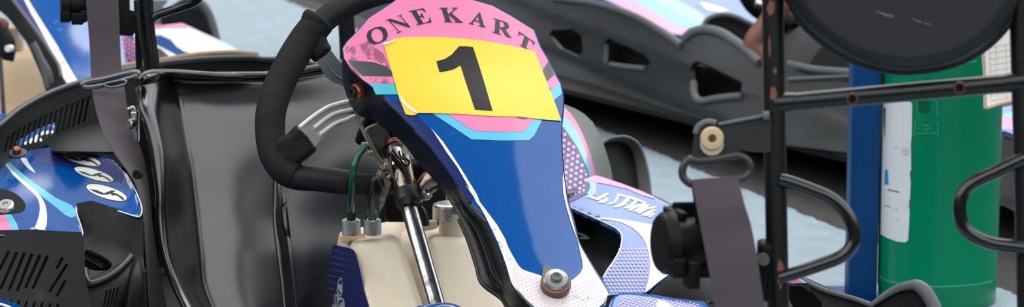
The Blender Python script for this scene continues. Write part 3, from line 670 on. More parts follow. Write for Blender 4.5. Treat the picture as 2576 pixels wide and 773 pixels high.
# ---- seat
def seat():
    mb = MB()
    rows = []
    gx = lambda y: 690+max(0, y-560)*.12  # invented fold in the seat back, shaped to give a dark reflected stripe
    gk = lambda y: min(max((y-420)/120, 0), 1)
    # each row: rim outer, rim top, rim inner, side wall deep, corner, back left, middle ..., right corner, right rim
    def row(y, xo, xr, xi, xc, d0, db, xR=1010, lift=0):
        return [P(xo+4, y+3, d0+.03), P(xo, y, d0+.008), P((xo*2+xr)/3, y-1, d0-.004), P(xr, y, d0), P(xi, y+2, d0+.022), P(xi*.6+xc*.4, y+2, d0+.062), P(xi*.2+xc*.8, y+2, db-.035), P(xc+12, y, db-.006), P(xc+40, y, db-.001),
                P(xc+110, y, db+.002), P(gx(y)-4, y, db+.013), P(gx(y)+2, y, db+.0135), P(gx(y)+10+17*gk(y), y, db+.0135-.008*gk(y)), P(gx(y)+20+17*gk(y), y, db+.0138-.0078*gk(y)), P(830, y, db+.02), P(xR, y, db+.03), P(xR+80, y, db-.01), P(xR+110, y, db-.12)]
    rx = [345, 400, 520, 640, 735, 860, 1000, 1130]; ry = [200, 184, 189, 190, 184, 158, 148, 150]
    def top(x, k): return float(np.interp(x, rx, ry))+k
    for k, dd in ((1, -.012), (10, .0), (24, .004)):
        r0 = [(352, 4.445), (358, 4.43), (366, 4.425), (380, 4.43), (396, 4.455), (406, 4.475), (418, 4.51), (432, 4.534), (452, 4.542), (500, 4.546), (686, 4.558), (692, 4.5585), (700, 4.559), (710, 4.560), (830, 4.568), (1010, 4.577), (1090, 4.535), (1120, 4.425)]
        rows.append([P(x-(0 if i > 3 else k*.5), top(x, k+(max(0, 8-i*2))), q+dd) for i, (x, q) in enumerate(r0)])
    rows.append(row(270, 346, 378, 398, 440, 4.40, 4.53))
    rows.append(row(335, 366, 398, 414, 452, 4.385, 4.52))
    rows.append(row(405, 379, 412, 428, 464, 4.375, 4.51))
    rows.append(row(490, 391, 414, 428, 474, 4.365, 4.50))
    rows.append(row(560, 388, 416, 430, 482, 4.36, 4.49))
    rows.append(row(640, 402, 426, 440, 490, 4.35, 4.474))
    rows.append(row(720, 430, 456, 468, 498, 4.33, 4.461))
    rows.append(row(800, 468, 500, 510, 530, 4.29, 4.447))
    rows.append(row(880, 500, 540, 550, 570, 4.24, 4.43))
    skin(mb, rows, .005, 0, n=4)
    # rolled top rim
    tf = rbf([(352, 198, 4.43), (400, 182, 4.50), (520, 186, 4.545), (640, 190, 4.555), (735, 182, 4.565), (860, 157, 4.57), (1000, 146, 4.57)])
    rim = [(345, 206), (356, 192), (375, 185), (400, 183), (450, 184), (520, 189), (590, 192), (640, 190), (690, 187), (735, 184), (800, 171), (860, 158), (950, 148), (1060, 146)]
    tube(mb, P3(rim, lambda x, y: tf(x, y)-.003), .0052, 5, 14)
    mb.build('seat', 'seat', kart, label='glossy black moulded bucket seat')
    mb = MB()   # seat mounting hardware
    q = P(327, 312, 4.40)
    lathe(mb, q, (-.6, -.8, .1), [(.006, -.01), (.0072, -.006), (.0072, .002), (.006, .004)], 6)
    tube(mb, P3([(322, 275), (338, 270), (342, 300), (340, 330)], 4.42), .0022, 3, 8)
    box(mb, P(340, 318, 4.43), (.01, .02, .045), bevel=.002)
    mb.build('seat_bolt', ['silver', 'matt'], kart); mb = MB()
    lathe(mb, P(345, 439, 4.30), (-.1, -1, .2), [(.0068, -.004), (.0068, .001), (.0058, .0025), (.0025, .0025), (.002, .001)], 24, 1)
    mb.build('belt_button', ['silver', 'matt'], kart, label='black round stud on the seat belt')
seat()
# ---- roll bar of the main kart, belt
def rollbar_left():
    mb = MB()
    tube(mb, P3([(364, -60), (366, 20), (371, 90), (380, 150), (386, 205)], 4.60), .0118, 6, 20)
    tube(mb, P3([(866, -60), (869, 20), (874, 100), (880, 220)], 4.72), .0126, 4, 20)
    tube(mb, P3([(866, -58), (600, -90), (364, -58)], [4.72, 4.66, 4.6]), .0118, 4, 16)
    tube(mb, P3([(384, 168), (388, 210)], 4.60), .0135, 1, 20)
    tube(mb, P3([(383, 47), (400, 36), (450, 20), (485, 8), (500, -4), (512, -30)], [4.6, 4.6, 4.6, 4.59, 4.58, 4.57]), .0062, 6, 14)
    rb = mb.build('roll_bar', 'tubeclean', kart, label='black roll bar upright with side loop')
    mb = MB()
    sheet(mb, zW((220, -40), (330, -40), (332, 95), (385, 110), (398, 200), (395, 290), (360, 350), (232, 345), (225, 110)), const(4.56), .004, grid=30)
    sheet(mb, zA((650, 0), (690, 0), (690, 330), (662, 340)), const(4.61), .012, grid=30)
    for k in range(4):
        q = zA((655, 80+22*k))[0]; lathe(mb, P(q[0], q[1], 4.555), (0, -1, 0), [(.004, 0), (.004, .004)], 12)
    mb.build('belt_anchor_plate', 'matt', rb)
    # retractor
    mb = MB()
    lathe(mb, P(152, 12, 4.52), (1, .2, 0), [(.02, 0), (.024, .004), (.024, .012), (.018, .014), (.018, .04)], 32)
    box(mb, P(190, 14, 4.53), (.036, .04, .036), bevel=.003)
    for q, w in (((166, 40), .014), ((196, 46), .016), ((213, 40), .008)): box(mb, P(q[0], q[1], 4.51), (w, .02, .016), bevel=.001)
    mb.build('belt_retractor', 'matt', rb)
    mb = MB()
    L_ = [(214, -30, 4.50), (220, 40, 4.50), (226, 120, 4.50), (230, 200, 4.49), (233, 232, 4.47), (238, 262, 4.45), (250, 305, 4.42), (268, 350, 4.39), (296, 395, 4.36), (322, 430, 4.34), (345, 470, 4.33), (358, 530, 4.33), (365, 600, 4.34), (372, 700, 4.34), (380, 800, 4.34)]
    R_ = [(296, -30, 4.52), (300, 50, 4.52), (303, 120, 4.52), (307, 190, 4.51), (315, 230, 4.49), (319, 262, 4.47), (330, 310, 4.45), (348, 355, 4.43), (362, 400, 4.41), (372, 450, 4.40), (378, 500, 4.39), (384, 560, 4.39), (392, 620, 4.39), (405, 700, 4.39), (425, 800, 4.39)]
    rows = [[P(*a), P(a[0]*.5+b[0]*.5, a[1]*.5+b[1]*.5, (a[2]+b[2])/2-.003), P(*b)] for a, b in zip(L_, R_)]
    skin(mb, rows, .0016, 0, n=5)
    mb.build('seat_belt', 'belt', rb, label='faded purple-brown seat belt webbing')
    mb = MB()
    tube(mb, P3([(208, 213), (215, 219), (240, 217), (280, 209), (325, 196), (348, 187), (342, 182), (320, 184), (262, 198), (222, 205)], 4.455), .0042, 5, 10, closed=True)
    tube(mb, P3([(262, 212), (275, 219), (300, 217), (318, 209), (312, 202), (290, 205)], 4.448), .0022, 5, 10, closed=True)
    tube(mb, P3([(325, 197), (345, 190)], 4.452), .0034, 1, 10)
    mb.build('buckle_ring', 'buckle', rb, label='grey metal belt guide ring')
M['buckle'] = mat('dark_chrome', (120, 120, 122), .3, 1.5, .9)
rollbar_left()
# ---- rear bumper wrap with slots
def rear_bumper():
    f = rbf([(-20, 330, 4.42), (50, 274, 4.55), (130, 232, 4.68), (222, 200, 4.80), (395, 160, 4.98), (525, 147, 5.06), (660, 150, 5.10), (0, 400, 4.44), (150, 400, 4.66), (300, 380, 4.86), (500, 230, 5.06), (800, 165, 5.12), (300, 250, 4.88)])
    out = zA((-60, 650), (0, 612), (50, 568), (100, 532), (170, 484), (250, 450), (340, 412), (430, 386), (520, 362)) + zW((260, 690), (600, 620), (850, 590), (1100, 570), (1500, 560), (1630, 575)) + zC((580, 285), (650, 292), (750, 306), (805, 318)) + [(880, 170), (880, 240), (400, 240), (392, 300), (380, 420), (-40, 420)]
    holes = []
    for i in range(16):
        x = 22+13.5*i; yt = 343-102*(i/15)**.8+2; ln = 38+26*min(i/7, 1)
        xb = x-9-4*min(i/6, 1); w = 3.9
        yb = yt+ln
        if yb > 408: yb = 408
        holes.append([(x-w, yt), (x+w, yt-2), (x+w+1, yt+3), (xb+w, yb), (xb, yb+3), (xb-w, yb)])
    mb = MB()
    sheet(mb, out, f, .0012, holes=holes, grid=16)
    rim = zA((-60, 650), (0, 610), (100, 530), (250, 450), (430, 388), (520, 362)) + zW((260, 690), (600, 622), (850, 592), (1100, 572), (1500, 562), (1630, 578)) + zC((650, 292), (750, 306), (805, 318))
    tube(mb, P3(rim, lambda x, y: f(x, y)-.004), .0048, 5, 12, mi=1)
    band = [(x, y+15) for x, y in rim[:6]]
    # inner ledge under the slots
    led = rbf([(100, 380, 4.60), (190, 335, 4.70), (280, 325, 4.74), (280, 385, 4.5), (130, 385, 4.46)])
    sheet(mb, zA((190, 660), (290, 640), (400, 612), (480, 600), (560, 640), (600, 740), (250, 735)), led, .003, grid=20, mi=0)
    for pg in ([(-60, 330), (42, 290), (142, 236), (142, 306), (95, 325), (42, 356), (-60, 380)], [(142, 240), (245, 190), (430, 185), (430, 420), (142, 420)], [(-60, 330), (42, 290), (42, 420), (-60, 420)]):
        sheet(mb, pg, lambda x, y: f(x, y)+.05, .003, grid=60, mi=3)  # dark sheets added behind slots and gaps to paint in their shade
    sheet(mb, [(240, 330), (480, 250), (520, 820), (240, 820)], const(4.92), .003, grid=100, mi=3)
    rb = mb.build('rear_bumper', ['black', 'blackrim', 'dirtyplastic', 'void'], kart, label='black slotted rear bumper wrap')
    mb = MB()   # worn foam strip on its back edge
    tube(mb, P3(zW((200, 660), (400, 620), (600, 592), (980, 533), (1300, 512), (1480, 522), (1582, 532)), lambda x, y: f(x, y)+.02), .0042, 4, 8, flat=1)
    mb.build('edge_strip', 'brownedge', rb, label='frayed brown strip along the bumper rim')
    # left rear fender with dots and the tall end hump
    mb = MB()
    ff = rbf([(1425, 280, 4.75), (1500, 340, 4.78), (1530, 450, 4.72), (1420, 400, 4.6), (1480, 400, 4.64), (1420, 460, 4.5), (1500, 460, 4.58)])
    fen = zY((100, 60), (130, 72), (200, 100), (270, 142), (330, 200), (370, 270), (405, 350), (440, 450), (465, 540), (485, 660), (300, 700), (60, 760), (60, 60))
    sheet(mb, fen, ff, .03, grid=12)
    sheet(mb, zY((60, 60), (115, 85), (165, 135), (210, 200), (255, 290), (300, 400), (330, 500), (352, 600), (358, 690), (60, 720)), ff, 0, grid=12, mi=1, eps=.0006)
    sheet(mb, zY((60, 110), (105, 140), (150, 190), (195, 255), (240, 340), (280, 430), (315, 540), (330, 610), (332, 690), (60, 720)), ff, 0, grid=12, mi=2, eps=.0012)
    nv = zY((60, 190), (90, 215), (125, 255), (160, 305), (205, 370), (245, 445), (280, 520), (305, 590), (308, 690), (60, 720))
    sheet(mb, nv, ff, 0, grid=12, mi=3, eps=.0018)
    dots(mb, nv, 14.6, 4.4, ff, 1, .0026, .62)
    mb.build('rear_fender', ['greyrubber', 'pink', 'cyan', 'navy'], kart, label='grey fender with navy, cyan and pink dotted decal')
    mb = MB()
    hf = rbf([(1520, 365, 4.95), (1570, 350, 4.96), (1620, 380, 4.98), (1635, 480, 4.95), (1530, 480, 4.93)])
    hump = zY((395, 380), (420, 352), (460, 332), (510, 320), (550, 320), (590, 335), (630, 370), (660, 430), (690, 520), (700, 620), (705, 760), (470, 760))
    sheet(mb, hump, hf, .004, grid=14)
    rp = zY((398, 372), (420, 352), (470, 326), (540, 315), (590, 322), (635, 345), (672, 385), (700, 450), (725, 540), (742, 640), (752, 760))
    A = [P(x, y, hf(x, y)-.0) for x, y in rp]; B = []
    rows = [[P(x-dx, y+dy, hf(x, y)+.002), P(x, y, hf(x, y)-.03), P(x+2, y, hf(x, y)-.035)] for (x, y), (dx, dy) in zip(rp, [(0, 8), (4, 8), (8, 10), (14, 12), (20, 12), (26, 10), (30, 8), (32, 4), (32, 2), (32, 0), (32, 0)])]
    skin(mb, rows, .003, 1, n=3)
    mb.build('bumper_end', ['black', 'greyrubber'], kart, label='upswept black bumper end with grey rim')
rear_bumper()
# ---- side pods
def pod_left():
    body = rbf([(-20, 395, 4.50), (180, 375, 4.52), (320, 440, 4.40), (355, 530, 4.24), (0, 480, 4.33), (150, 470, 4.38), (0, 590, 4.14), (200, 590, 4.12), (230, 510, 4.28), (340, 545, 4.20), (250, 440, 4.43)])
    top = [(-30, 398), (0, 396)]+zB((75, 64), (140, 52), (220, 40), (330, 46), (430, 66), (520, 98), (580, 160), (620, 230), (648, 300), (652, 335), (640, 358), (610, 352), (560, 336), (480, 312), (430, 292), (412, 300), (385, 298), (358, 312), (352, 335), (358, 358), (372, 400), (380, 432), (372, 447), (330, 446), (300, 442), (220, 424), (160, 412), (150, 444), (60, 447), (-60, 447))
    mb = MB()
    d_top = rounded(body, top, 11, .006)
    # black shell below
    shell = [(-40, 585), (90, 590), (205, 585), (212, 560), (192, 530), (200, 515), (230, 505), (350, 545), (352, 520), (358, 560), (358, 800), (-40, 800)]
    sf = rbf([(-20, 590, 4.14), (100, 590, 4.12), (205, 590, 4.11), (-20, 780, 4.08), (100, 780, 4.05), (205, 780, 4.04)])
    face1 = [(-40, 580), (85, 578), (205, 585), (210, 600), (212, 700), (222, 730), (235, 800), (-40, 800)]
    holes = []
    A = zAF((95, 155), (185, 165), (270, 175), (355, 185), (445, 197), (530, 207), (615, 215), (700, 225), (748, 300), (728, 487))
    Bq = zAF((-50, 440), (10, 560), (105, 575), (195, 585), (290, 545), (370, 560), (445, 600), (520, 520), (560, 590), (642, 640))
    lo = [A[0], A[1], A[2], A[3], A[4], A[5], A[6], A[7]]
    for k, (t, b) in enumerate(zip(A, Bq)):
        if k in (6,): continue
        if k == 7: b = zAF((640, 330))[0]
        w = 4.0; holes.append([(t[0]-w, t[1]-1), (t[0]-w*.3, t[1]-4), (t[0]+w*.8, t[1]-3), (t[0]+w, t[1]+1), (b[0]+w, b[1]), (b[0], b[1]+4), (b[0]-w, b[1]+1)])
    for k in range(8):
        x, y = zAF((35+88*k, 690+8*k))[0]; holes.append([(x-3, y), (x+1, y-3), (x+4, y), (x-5, y+24), (x-11, y+24)])
    sheet(mb, face1, sf, .0015, holes=holes, grid=18)
    # recessed face to the right with pocket
    rf = rbf([(200, 505, 4.26), (345, 545, 4.21), (212, 600, 4.22), (330, 640, 4.19), (215, 700, 4.13), (330, 690, 4.15), (345, 800, 4.14), (240, 800, 4.10), (355, 600, 4.20)])
    face2 = [(192, 512), (230, 505), (352, 543), (360, 560), (360, 640), (368, 720), (372, 800), (225, 800), (212, 700), (208, 600)]
    pocket = zAF((952, 210), (950, 150), (975, 130), (1030, 140), (1120, 180), (1200, 225), (1250, 270), (1262, 300), (1235, 345), (1190, 365), (1080, 365), (952, 338))
    slot2 = []
    for k in range(4):
        x, y = zAF((1200+42*k, 590-12*k))[0]; slot2.append([(x-2, y), (x+3, y-2), (x-6, y+50), (x-12, y+50)])
    sheet(mb, face2, rf, .004, holes=[pocket]+slot2, grid=14)
    tube(mb, P3(zAF((955, 360), (965, 440), (1000, 505), (1060, 505), (1180, 460), (1300, 385), (1400, 290), (1470, 205)), lambda x, y: rf(x, y)-.004), .0050, 5, 12, mi=1)
    tube(mb, P3(zAF((970, 205), (1060, 255), (1170, 318)), lambda x, y: rf(x, y)+.03), .0028, 4, 10, mi=1)
    arch = sm2(zAF((1400, 860), (1412, 640), (1430, 500), (1455, 380), (1490, 270), (1545, 215), (1592, 280), (1622, 400), (1632, 560), (1622, 700), (1600, 860)), 3)
    sheet(mb, arch, rounded(lambda x, y: rf(x, y)-.022, arch, 12, .024), .02, grid=5)
    shf = zAF((955, 345), (1080, 370), (1190, 370), (1245, 345), (1300, 300), (1400, 250), (1465, 205), (1400, 290), (1300, 385), (1180, 460), (1060, 505), (1000, 505), (965, 440))
    sheet(mb, shf, lambda x, y: rf(x, y)-.004+.0006*max(0, (716-.55*(x-212))-y), .004, grid=8)
    sheet(mb, [(-60, 520), (400, 520), (400, 850), (-60, 850)], const(4.42), .004, grid=80, mi=2)
    pod = mb.build('side_pod', ['blackslot', 'blackrim', 'void'], kart, label='black slotted side pod with blue sticker top')
    mb = MB()
    sheet(mb, top, d_top, .002, grid=9, eps=.004)
    e = .0046
    # dark dotted upper zone
    nvz = zB((140, 58), (220, 46), (330, 52), (430, 72), (518, 103), (572, 165), (560, 200), (430, 170), (300, 130), (180, 110), (150, 80))
    sheet(mb, nvz, d_top, 0, grid=9, mi=1, eps=e)
    dots(mb, nvz, 9, 1.7, d_top, 5, e+.0003, .2, sq=.7)
    sheet(mb, sm2(zB((95, 88), (120, 88), (132, 110), (162, 155), (130, 135), (108, 112)), 3), d_top, 0, grid=9, mi=2, eps=e)
    sheet(mb, zB((28, 108), (45, 108), (110, 165), (190, 225), (260, 272), (330, 305), (350, 330), (348, 355), (328, 362), (300, 350), (240, 300), (140, 225), (60, 165)), d_top, 0, grid=9, mi=3, eps=e)
    sheet(mb, sm2(zB((20, 108), (60, 165), (120, 220), (165, 262), (182, 300), (180, 350), (165, 395), (160, 410), (205, 418), (216, 370), (212, 320), (195, 275), (150, 225), (90, 175), (40, 125)), 2), d_top, 0, grid=9, mi=2, eps=e+.0002)
    sheet(mb, zB((-60, 343), (18, 346), (45, 390), (60, 444), (-60, 445)), d_top, 0, grid=9, mi=4, eps=e)
    sheet(mb, zB((18, 346), (52, 347), (78, 390), (92, 440), (88, 443), (60, 444), (45, 390)), d_top, 0, grid=9, mi=3, eps=e)
    # three oval badges with dark strokes
    for c, ang, a_, b_ in ((AC_(248, 232), .26, 50, 12.5), (AC_(372, 382), .30, 51, 12), (AC_(495, 558), .30, 53, 15)):
        ov = [(c[0]+a_*math.cos(t)*math.cos(ang)-b_*math.sin(t)*math.sin(ang), c[1]+a_*math.cos(t)*math.sin(ang)+b_*math.sin(t)*math.cos(ang)) for t in (2*math.pi*k/28 for k in range(28))]
        o3 = [(c[0]+(x-c[0])*1.05+1.0*0, c[1]+(y-c[1])*1.12) for x, y in ov]
        sheet(mb, o3, d_top, 0, grid=9, mi=6, eps=e+.0004)
        sheet(mb, ov, d_top, 0, grid=9, mi=7, eps=e+.0008)
        def q(*pts):
            return [(c[0]+u*a_*math.cos(ang)-v*b_*math.sin(ang), c[1]+u*a_*math.sin(ang)+v*b_*math.cos(ang)) for u, v in pts]
        for poly in (q((-.85, .3), (-.5, .1), (-.1, .25), (.2, -.6), (.42, -.75), (.1, .3), (-.2, .62), (-.55, .55)),
                     q((.15, -.2), (.45, -.35), (.75, -.1), (.93, .2), (.85, .45), (.6, .1), (.45, .0), (.3, .25), (.22, .1))):
            sheet(mb, poly, d_top, 0, grid=9, mi=6, eps=e+.0012)
    # mirror-bright cloud patch is left to the sky; dark hole with bolt
    hole = sm2(zB((-30, 235), (20, 232), (70, 250), (105, 280), (118, 310), (100, 335), (40, 345), (-30, 342)), 3)
    sheet(mb, hole, d_top, 0, grid=9, mi=8, eps=e+.0004)
    lip(mb, top[8:-3], d_top, .0009, 7, n=2, eps=.0035)
    dec = mb.build('pod_decal', ['blue', 'navy', 'white', 'cyan', 'pink', 'poddot', 'inkblue', 'cream', 'void'], pod, label='blue, white and cyan decal with three white oval badges')
    mb = MB()
    lathe(mb, P(14, 517, 4.20), (-.1, -.5, .8), [(.011, -.003), (.011, .001), (.009, .003), (.004, .003), (.003, .001)], 26)
    mb.build('pod_bolt', 'silver', pod)
    mb = MB()
    lathe(mb, P(42, 384, 4.44), (0, -.3, 1), [(.013, -.003), (.014, .0), (.010, .001)], 26, 1)
    lathe(mb, P(42, 382, 4.44), (0, -.3, 1), [(.006, -.003), (.0062, .005), (.004, .007)], 6)
    mb.build('pod_bolt', ['bronze', 'darkmetal'], pod, label='bronze hex bolt at the back of the pod')
def AC_(x, y): return (140+.2587*x, 340+.2587*y)
M['blackslot'] = mat('black_pod_plastic', (14, 15, 16), .5, 1.28, bump=.15, bscale=500, stain=[((84, 74, 62), 12, .60, .72, .35)])
M['inkblue'] = mat('blueblack_ink', (20, 24, 40), .3)
M['poddot'] = mat('pod_dim_dot', (72, 84, 168), .25)
M['cream'] = mat('cream_badge', (236, 236, 226), .25)
pod_left()
def pod_right():
    f0 = rbf([(1425, 470, 4.50), (1500, 445, 4.56), (1640, 490, 4.52), (1900, 640, 4.28), (2030, 703, 4.16), (1430, 525, 4.42), (1560, 600, 4.30), (1520, 700, 4.14), (1536, 740, 4.10), (1625, 740, 4.12), (1700, 680, 4.20), (1620, 620, 4.30), (1750, 640, 4.28)])
    out = zS((60, 160), (150, 158), (225, 139), (290, 155), (380, 188), (480, 225), (600, 285))+[(1760, 560), (1830, 600), (1900, 640), (1960, 672), (2010, 700), (2030, 712), (1960, 712), (1880, 672), (1780, 650), (1720, 664)] + \
        zS((600, 608), (575, 622), (520, 662), (470, 706), (380, 720), (280, 760), (230, 800), (215, 780), (255, 690), (262, 630), (285, 590), (318, 545), (345, 490), (352, 430), (335, 402), (310, 384), (230, 346), (100, 288), (60, 270))
    d = rounded(f0, out, 6, .003)
    mb = MB()
    sheet(mb, out, d, .006, grid=10)
    e = .0018
    M_ = lambda *a: zAA(*a)
    sheet(mb, zAA((-60, 70), (60, 95), (180, 70), (240, 48), (300, 62), (500, 130), (700, 205), (850, 272), (835, 285), (700, 245), (560, 185), (370, 140), (180, 108), (-60, 140)), d, 0, grid=10, mi=1, eps=e)
    sheet(mb, zAA((-60, 108), (60, 98), (170, 108), (185, 150), (175, 190), (150, 235), (0, 310), (-60, 330)), d, 0, grid=10, mi=2, eps=e)
    sheet(mb, zAA((170, 108), (225, 118), (215, 240), (200, 290), (150, 235), (185, 165)), d, 0, grid=10, mi=3, eps=e)
    sheet(mb, zAA((225, 118), (248, 122), (238, 250), (215, 240)), d, 0, grid=10, mi=1, eps=e)
    dots(mb, zAA((-60, 110), (60, 100), (165, 110), (175, 160), (140, 230), (-60, 300)), 13.5, 3.6, d, 5, e+.0004, .6, sq=.8)
    # broad white swoosh and the dotted foot
    sheet(mb, sm2(zS((218, 345), (300, 352), (360, 368), (410, 395), (455, 440), (482, 500), (490, 580), (480, 650), (466, 703), (520, 660), (575, 620), (600, 606))+[(1720, 662), (1740, 640)]+zS((660, 440), (560, 390), (430, 362), (320, 345), (260, 342)), 2), d, 0, grid=10, mi=4, eps=e)
    dz = zS((300, 480), (480, 490), (486, 580), (476, 650), (462, 704), (380, 716), (285, 752), (262, 700), (268, 632), (290, 590), (322, 545), (345, 500))
    dots(mb, dz, 10.5, 2.5, d, 5, e+.0002, 1.0, sq=.9)
    # dark ragged reflection strip printed with dots
    # broken slanted white lettering
    for (x, y, w_, h_, sh) in ((150, 262, 40, 22, 70), (215, 290, 30, 45, 70)):
        pass
    LT = [[(135, 262), (165, 250), (270, 288), (255, 302)], [(285, 300), (255, 325), (330, 330), (350, 315), (370, 280), (320, 262), (300, 262), (340, 285)],
          [(350, 340), (420, 318), (470, 240), (500, 238), (440, 330), (380, 345)], [(420, 372), (500, 330), (560, 270), (600, 275), (540, 350), (450, 378)],
          [(460, 232), (620, 268), (760, 322), (745, 335), (600, 290), (450, 248)], [(520, 380), (600, 340), (640, 295), (672, 305), (620, 365), (560, 388)],
          [(562, 400), (640, 352), (735, 330), (750, 340), (650, 380), (590, 412)], [(610, 415), (720, 350), (780, 340), (790, 352), (680, 420)],
          [(660, 430), (760, 372), (860, 362), (858, 376), (760, 400), (690, 440)], [(700, 455), (800, 400), (850, 388), (850, 402), (770, 462)],
          [(770, 470), (830, 425), (845, 440), (800, 478)], [(230, 285), (350, 225), (380, 235), (270, 300)]]
    for p in LT: sheet(mb, zAA(*p), d, 0, grid=14, mi=4, eps=e+.0004)
    lip(mb, zS((100, 288), (230, 346), (310, 384), (338, 404), (354, 432), (346, 490), (318, 545), (285, 592), (262, 632)), d, .0011, 4, n=3)
    pod = mb.build('side_pod', ['podblue', 'pink', 'navy', 'cyan', 'white', 'pinkdot', 'greyrubber'], kart, label='pale blue side pod with white swoosh, white lettering and pink dots')
    # dark interior behind the pod edge and outer wall down to the floor
    mb = MB()
    ins = zS((90, 285), (230, 346), (310, 384), (338, 404), (354, 432), (346, 490), (318, 545), (285, 592), (262, 632), (240, 700), (100, 720), (60, 400))
    dd = rbf([(1430, 545, 4.50), (1560, 600, 4.42), (1520, 690, 4.30), (1430, 720, 4.36)])
    sheet(mb, ins, dd, .004, grid=20)
    lip(mb, zAA((60, 640), (110, 660), (170, 695), (100, 690), (80, 690)), lambda x, y: dd(x, y)-.02, .0016, 1, n=2)
    # wall of the outer edge
    rp = zS((290, 155), (380, 188), (480, 225), (600, 285))+[(1760, 560), (1830, 600), (1900, 640), (1960, 672), (2030, 703), (2105, 735), (2195, 765)]
    fz = rbf([(1531, 451, 4.58), (1640, 490, 4.53), (1900, 640, 4.29), (2030, 703, 4.17), (2195, 765, 4.06)])
    rows = []
    for x, y in rp:
        a = P(x, y+1, fz(x, y)+.008); g = a.copy(); g.z = .06
        rows.append([a, a.lerp(g, .5), g])
    skin(mb, rows, .004, 0, n=2)
    mb.build('pod_inner_wall', ['matt', 'scuff'], pod)
M['podblue'] = mat('pod_blue_decal', (40, 92, 165), .12, 1.55, bump=.04, bscale=14)
M['pinkdot'] = mat('pink_print_dot', (240, 160, 200), .25)
pod_right()
# ---- front corner: tyre, bumper rim, nose
def front_end():
    # tyre
    mb = MB(); c = P(1812, 640, 4.06); c.z = .122; ax = Vector((.80, .60, 0))
    lathe(mb, c-ax*.06, ax, [(.06, .01), (.092, .0), (.112, .012), (.120, .03), (.122, .05), (.122, .075), (.120, .095), (.112, .112), (.092, .122), (.06, .112)], 64, 0, sharp=50)
    lathe(mb, c-ax*.06, ax, [(.02, -.002), (.05, .004), (.064, .002), (.066, .012)], 32, 1)
    for k in range(5):
        a = 2*math.pi*k/5; u = ax.orthogonal().normalized(); v = ax.cross(u)
        lathe(mb, c-ax*.064+(u*math.cos(a)+v*math.sin(a))*.035, ax, [(.005, -.004), (.005, .006)], 6, 1)
    tube(mb, [P(1800, 765, 3.95), P(1782, 760, 3.93), P(1775, 775, 3.92)], .002, 3, 8, mi=2)
    wh = mb.build('front_wheel', ['tyre', 'darkmetal', 'matt'], kart, label='grey dusty front tyre')
    # bumper rim and upswept end
    mb = MB()
    f = rbf([(2010, 690, 4.20), (2100, 735, 4.10), (2200, 765, 4.02), (2300, 718, 4.0), (2360, 790, 3.98), (2200, 840, 4.0), (2060, 820, 4.04)])
    o = zX((200, 250), (340, 320), (480, 385), (620, 430), (800, 480), (965, 540), (1050, 480), (1150, 415), (1260, 360), (1380, 330), (1450, 335), (1510, 370), (1560, 430), (1600, 500), (1640, 600), (1660, 800), (500, 800), (440, 500), (330, 380))
    sheet(mb, o, f, .004, grid=14)
    for rp in (zX((190, 245), (340, 318), (480, 380), (620, 424), (800, 474), (968, 536)), zX((960, 545), (1060, 470), (1160, 405), (1270, 352), (1390, 325), (1460, 333), (1530, 385), (1590, 470), (1640, 570), (1670, 700))):
        w = .0035
        tube(mb, P3(rp, lambda x, y: f(x, y)-.006), w if rp[0][0] < 2100 else [.003, .004, .005, .0055, .0065, .008, .009, .009, .009, .009], 5, 12, mi=1)
    mb.build('bumper_end', ['void', 'dustylitrim'], kart, label='upswept dark bumper end by the green cylinder')  # near-black face and grey rim paint in its shade and lit edge
    # torn pink tab above tyre
    mb = MB()
    sheet(mb, zX((100, 300), (130, 260), (190, 250), (250, 300), (180, 312)), const(4.07), .002, grid=30)
    sheet(mb, zX((90, 318), (180, 306), (260, 302), (320, 330), (345, 390), (330, 400), (290, 375), (240, 340), (150, 325)), const(4.065), .003, grid=30, mi=1)
    mb.build('torn_flap', ['pink', 'blackrim'], kart)
    # nose fairing
    mb = MB()
    nf = rbf([(1560, 740, 3.86), (1780, 765, 3.92), (1540, 830, 3.74), (1780, 830, 3.80), (1650, 760, 3.86)])
    o = sm2([(1528, 800), (1535, 762), (1550, 742), (1580, 736), (1640, 742), (1700, 751), (1755, 757), (1778, 764), (1786, 800), (1700, 840), (1560, 840)], 3)
    d = rounded(nf, o, 12, .01)
    sheet(mb, o, d, .02, grid=9)
    dots(mb, [(1548, 772), (1562, 748), (1640, 748), (1760, 763), (1776, 800), (1700, 835), (1560, 835)], 9.5, 2.6, d, 1, .0012, .3, sq=.75)
    sheet(mb, [(1656, 754), (1672, 758), (1700, 776), (1650, 776), (1652, 764)], d, 0, grid=12, mi=2, eps=.0016)
    mb.build('nose_fairing', ['podblue', 'pinkdot', 'white'], kart, label='blue nose fairing with pink dots'); mb = MB()
    # black bracket between tip and nose
    sheet(mb, [(1528, 745), (1545, 742), (1568, 742), (1560, 765), (1548, 800), (1520, 800)], const(3.86), .01, grid=20, mi=3)
    mb.build('nose_bracket', ['podblue', 'pinkdot', 'white', 'blackrim'], kart); mb = MB()
    b2 = rbf([(1060, 770, 3.88), (1120, 762, 3.90), (1160, 775, 3.88), (1100, 830, 3.80)])
    o2 = sm2([(1030, 800), (1045, 774), (1080, 766), (1120, 762), (1150, 768), (1175, 790), (1180, 850), (1030, 850)], 3)
    sheet(mb, o2, rounded(b2, o2, 12, .008), .02, grid=9, mi=4)
    mb.build('front_panel', ['podblue', 'pinkdot', 'white', 'blackrim', 'blue'], kart); mb = MB()
    o3 = sm2([(-30, 755), (0, 756), (25, 762), (48, 775), (60, 800), (-30, 830)], 3)
    sheet(mb, o3, const(3.96), .02, grid=12, mi=4)
    lip(mb, [(-30, 764), (0, 766), (22, 773), (36, 782)], const(3.958), .0018, 2, n=3)
    mb.build('bumper_corner', ['podblue', 'pinkdot', 'white', 'blackrim', 'blue'], kart)
    # chassis floor under everything
    mb = MB()
    cs = [G(100, 900, .05), G(1500, 900, .05), G(1900, 560, .05), G(600, 420, .05)]
